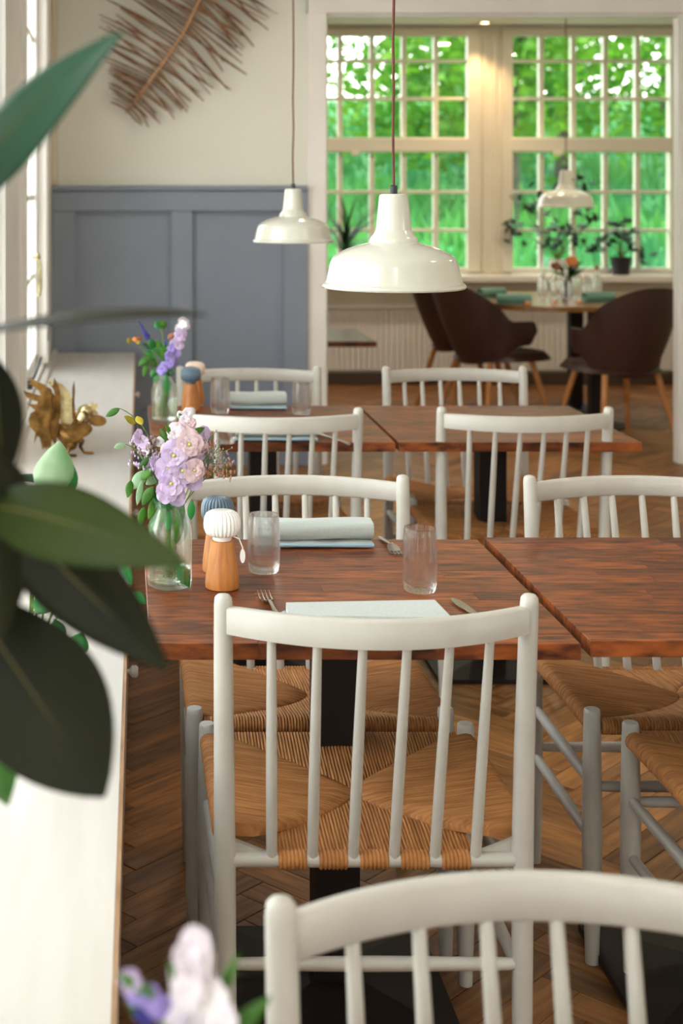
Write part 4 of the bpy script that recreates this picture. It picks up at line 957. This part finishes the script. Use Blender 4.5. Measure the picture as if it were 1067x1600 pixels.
# ------------------------------------------------------------------ far room furniture
def leather_chair(label, loc, rz):
    t = thing('leather_armchair', label, 'chair', loc, rz, 'brown leather shell chairs')
    def shell(u, v, off=0.):
        a_ = math.radians(-128+256*u); s_ = abs(a_)/math.radians(128)
        top = .88-.02*s_ if s_ < .3 else .88-.25*((s_-.3)/.32 if s_ < .62 else 1)**1.3 if s_ < .62 else .63
        if s_ < .62: top = .89-.25*(max(0, s_-.04)/.58)**1.9
        else: top = .64-.02*(s_-.62)
        bot = .375+.02*min(1, s_/.4)**2 if s_ < .4 else .395+.095*((s_-.4)/.35 if s_ < .75 else 1)**1.4
        endr = max(0, (s_-.9)/.1); mid = (top+bot)/2
        top = top-(top-mid)*endr**2*.75; bot = bot+(mid-bot)*endr**2*.75
        z = bot+(top-bot)*v; lean = .05+.09*(z-.385)/.4*(1.3 if s_ < .5 else .4); rx = .212+lean*.55+off*-1; ry = .20+lean+off*-1
        bow = 1-.22*(1-v)**2.5*(1 if s_ < .5 else .4)
        y = -math.cos(a_)*ry*bow; x = math.sin(a_)*rx*bow
        if s_ > .6: y = -math.cos(a_)*ry*(1+.35*(s_-.6)); 
        return Vector((x, y, z))
    m = MB(); nu, nv = 40, 12
    o_ = [[shell(i/nu, j/nv) for j in range(nv+1)] for i in range(nu+1)]
    def off(u, v): a_ = math.radians(-128+256*u); return Vector((-math.sin(a_)*.026, math.cos(a_)*.026, 0))
    m.slab(shell, nu, nv, off); recalc(m.build('shell_back', M_brown, t, angle=60))
    m = MB()
    def seat(u, v):
        th = 2*PI*u; r = v; q = .8
        c, s_ = math.cos(th), math.sin(th); x = .255*math.copysign(abs(c)**q, c)*r; y = .285*math.copysign(abs(s_)**q, s_)*r+.075
        return Vector((x, y, .455-.012*(1-r**4)+(-.035 if r > .999 else 0)-.02*(r**6)))
    m.grid(seat, 36, 8); m.grid(lambda u, v: Vector((seat(u, 1).x*(1-v), (seat(u, 1).y-.075)*(1-v)+.075, .40-.02*v)), 36, 3); recalc(m.build('seat', M_brown, t, angle=70))
    for sx_, sy_ in ((-1, -1), (1, -1), (-1, 1), (1, 1)):
        m = MB(); m.tube([(sx_*.16, sy_*.15+.02, .40), (sx_*.24, sy_*.25+.02, 0)], [.019, .0125], 12); m.build('leg', M_oakleg, t)
    return t
lc = leather_chair('brown leather shell chair right of the far table, seen from behind', (2.80, 8.42, 0), math.radians(14))
dup(lc, (2.23, 9.0, 0), math.radians(-66), 'brown leather shell chair left of the far table, in front of another', 'brown leather shell chairs')
dup(lc, (2.22, 9.62, 0), math.radians(-75), 'brown leather shell chair mostly hidden behind the left one', 'brown leather shell chairs')
ftb = thing('far_table', 'golden oak table with bottles in the far room', 'table', (2.86, 9.35, 0))
m = MB(); rc = .34; hx_, hy_ = .62, .62; pts = []
for (cx, cy, a0) in ((hx_-rc, hy_-rc, 0), (-hx_+rc, hy_-rc, 90), (-hx_+rc, -hy_+rc, 180), (hx_-rc, -hy_+rc, 270)):
    for k in range(9): an = math.radians(a0+90*k/8); pts.append((cx+rc*math.cos(an), cy+rc*math.sin(an)))
n = len(pts); vs = [(x, y, z) for z in (.70, .73) for x, y in pts]
m.add(vs, [tuple(range(n-1, -1, -1)), tuple(range(n, 2*n))]+[(k, (k+1) % n, n+(k+1) % n, n+k) for k in range(n)]); m.build('tabletop', M_ftop, ftb, angle=40)
for (x, y) in ((.06, .25), (-.02, -.42)):
    m = MB(); m.box((x-.04, y-.04, .02), (x+.04, y+.04, .7), .004); m.build('column', M_black, ftb, smooth=False)
    m = MB(); m.lathe([(.19, 0), (.19, .01), (.04, .03)], 32, M=Matrix.Translation((x, y, 0))); m.build('foot_plate', M_black, ftb)
def fl_xy(px, d): return (px-VX)*d/F
# bottles and small things on the far table
bd_ = [(848, 9.35, .19, 'tall clear bottle at the left of the far table cluster'), (868, 9.5, .16, 'clear bottle second from the left on the far table'), (884, 9.2, .17, 'clear bottle with a pale neck in the middle of the far table'),
       (900, 9.45, .2, 'clear bottle right behind the orange flowers'), (917, 9.3, .15, 'short clear bottle near the right of the far table cluster'), (932, 9.5, .18, 'clear bottle with a reddish stopper at the right of the cluster')]
for (px, d, h_, lb) in bd_: 
    t = thing('clear_bottle', lb, 'bottle', (fl_xy(px, d), d, .7305), 0, 'clear bottles on the far table')
    m = MB(); m.lathe([(.02, 0), (.033, .002), (.034, .01), (.034, h_*.6), (.03, h_*.68), (.013, h_*.78), (.012, h_), (.010, h_), (.010, h_*.8), (.028, h_*.66), (.031, .012), (.002, .008)], 24); recalc(m.build('bottle_glass', M_glass, t))
    if px in (932, 884): m = MB(); m.lathe([(.009, h_-.012), (.009, h_+.002), (.013, h_+.004), (.012, h_+.018), (.003, h_+.022)], 16); m.build('stopper', M_terra if px == 932 else M_cer, t)
FB = thing('flower_posy', 'small posy with an orange flower on the far table', 'bouquet', (fl_xy(887, 9.4), 9.4, .7305), 0, 'small bouquets in bottle vases')
m = MB(); m.lathe([(.02, 0), (.03, .01), (.03, .1), (.022, .12), (.026, .13)], 20); m.build('vase', M_pot, FB)
blossom(FB, (.02, -.03, .235), (0, -1, .5), .042, M_orange, rb, 7, 3); blossom(FB, (-.08, -.02, .2), (0, -1, .5), .03, M_terra, rb, 6, 2, centre=False); blossom(FB, (.06, 0, .17), (.2, -1, .5), .028, M_whitep, rb, 6, 2, centre=False)
for k in range(26): an = rb.uniform(0, 2*PI); rr = rb.uniform(.05, .13); leafo(FB, (0, 0, .12), (rr*math.cos(an), rr*math.sin(an)*.6, .12+rb.uniform(.03, .13)), .032, (0, -.4, 1), M_dplant if k % 2 else M_leaf)
def far_roll(label, px, py, L_, rz, d):
    t = thing('napkin', label, 'napkin', (fl_xy(px, d), d, .7308), rz, 'sage linen napkins in the far room')
    m = MB(); n = 20; 
    m.lathe([(.012, -L_/2+.01), (.022, -L_/2), (.034, -L_/2), (.036, 0), (.034, L_/2), (.022, L_/2), (.012, L_/2-.01)], 24, M=Matrix.Translation((0, 0, .032)) @ Matrix.Diagonal((1, 1.1, .85, 1)) @ Matrix.Rotation(PI/2, 4, 'Y')); m.build('roll', M_napg, t)
    m = MB(); m.box((-L_/2, -.05, .0), (L_/2, .04, .005), .002); m.build('folded_flap', M_napg, t, smooth=False)
far_roll('sage green rolled napkin on the left of the far table', 803, 468, .2, -.2, 8.95)
far_roll('sage green napkin lying farther back at the left of the far table', 768, 456, .18, .4, 9.45)
far_roll('sage green napkin beside the right leather chair on the far table', 935, 470, .2, .3, 9.1)
for (px, d, lb) in ((824, 8.85, 'small amber candle cup at the near edge of the far table'), (866, 8.95, 'clear candle cup in front of the far bottles'), (905, 8.95, 'amber candle cup right of the clear one')):
    t = thing('candle_cup', lb, 'candle holder', (fl_xy(px, d), d, .7305), 0, 'candle cups on the far table')
    m = MB(); m.lathe([(.02, 0), (.025, .004), (.027, .035), (.024, .035), (.022, .008), (.002, .006)], 20); recalc(m.build('cup', M_glass, t)); m = MB(); m.lathe([(.018, .0065), (.018, .018), (.002, .02)], 16); m.build('candle', M_candle, t)
# side table behind the partition
t = thing('side_table', 'low dark wooden table showing a corner behind the white post', 'table', (1.17, 8.3, 0))
m = MB(); m.box((-.4, -.29, .575), (.2, .42, .605), .003); m.build('tabletop', M_table, t, smooth=False)
m = MB(); m.box((-.25, .0, .02), (-.17, .08, .575), .003); m.build('column', M_black, t, smooth=False)
m = MB(); m.box((-.40, -.15, 0), (-.02, .23, .02), .003); m.build('base_plate', M_black, t, smooth=False)

# house plants on the far sill
SZ = fz(428)
def leafball(par, pts, n, rng, size, m_):
    k = 0
    for i in range(n):
        c = rng.choice(pts); p = Vector(c)+Vector((rng.gauss(0, .035), rng.gauss(0, .03), rng.gauss(0, .035))); d = Vector((rng.gauss(0, 1), rng.gauss(0, 1), rng.gauss(0, .7))).normalized()*size*rng.uniform(.7, 1.2)
        leafo(par, p, p+d, size*.62, (rng.gauss(0, .3), -.6, 1), m_, bend=.06)
rp2 = random.Random(31)
x_ = fl_xy(970, YF-.1); P1 = thing('potted_plant', 'leafy plant in a black pot on the far window sill', 'plant', (x_, YF-.1, SZ+.001))
pot(P1, .078, .125, M_pot)
cen = [(.0, 0, .24), (.06, 0, .3), (-.05, 0, .28), (.02, 0, .38), (.1, -.02, .24), (-.09, 0, .22), (.12, -.03, .17), (-.02, 0, .33)]
for c in cen: stem(P1, bez(Vector((0, 0, .11)), Vector((c[0]*.4, 0, .2)), Vector(c), 5), .004)
leafball(P1, cen, 58, rp2, .07, M_dplant)
x_ = fl_xy(872, YF-.12); P2 = thing('potted_plant', 'tall spreading houseplant behind the far table bottles', 'plant', (x_, YF-.11, SZ+.001))
pot(P2, .07, .11, M_cer)
cen = [(-.25, 0, .52), (-.17, 0, .46), (-.3, 0, .3), (-.12, 0, .32), (.0, 0, .36), (.1, 0, .42), (.16, 0, .56), (.22, 0, .47), (.14, 0, .25), (-.02, 0, .22), (.06, 0, .3), (.2, 0, .34), (-.06, 0, .26), (.18, 0, .62), (-.2, 0, .6), (.26, 0, .2), (-.32, 0, .36)]
for c in cen: stem(P2, bez(Vector((0, 0, .1)), Vector((c[0]*.4, 0, .25)), Vector(c), 5), .003)
leafball(P2, cen, 120, rp2, .07, M_dplant)
x_ = fl_xy(540, YF-.15); P3 = thing('spiky_plant', 'spiky dark green plant before the left far window', 'plant', (x_, YF-.13, SZ+.001))
pot(P3, .07, .10, M_pot)
for k in range(34):
    an = rp2.uniform(0, 2*PI); ln = rp2.uniform(.25, .48); el = rp2.uniform(.25, 1.3); e = Vector((math.cos(an)*math.cos(el), math.sin(an)*math.cos(el)*.35-.05, math.sin(el)))*ln
    leafo(P3, (0, 0, .16), Vector((0, 0, .16))+e, .022, (0, -.3, 1), M_dplant, bend=.12, shape=.7)
stem(P3, [Vector((0, 0, .09)), Vector((0, 0, .17))], .012)
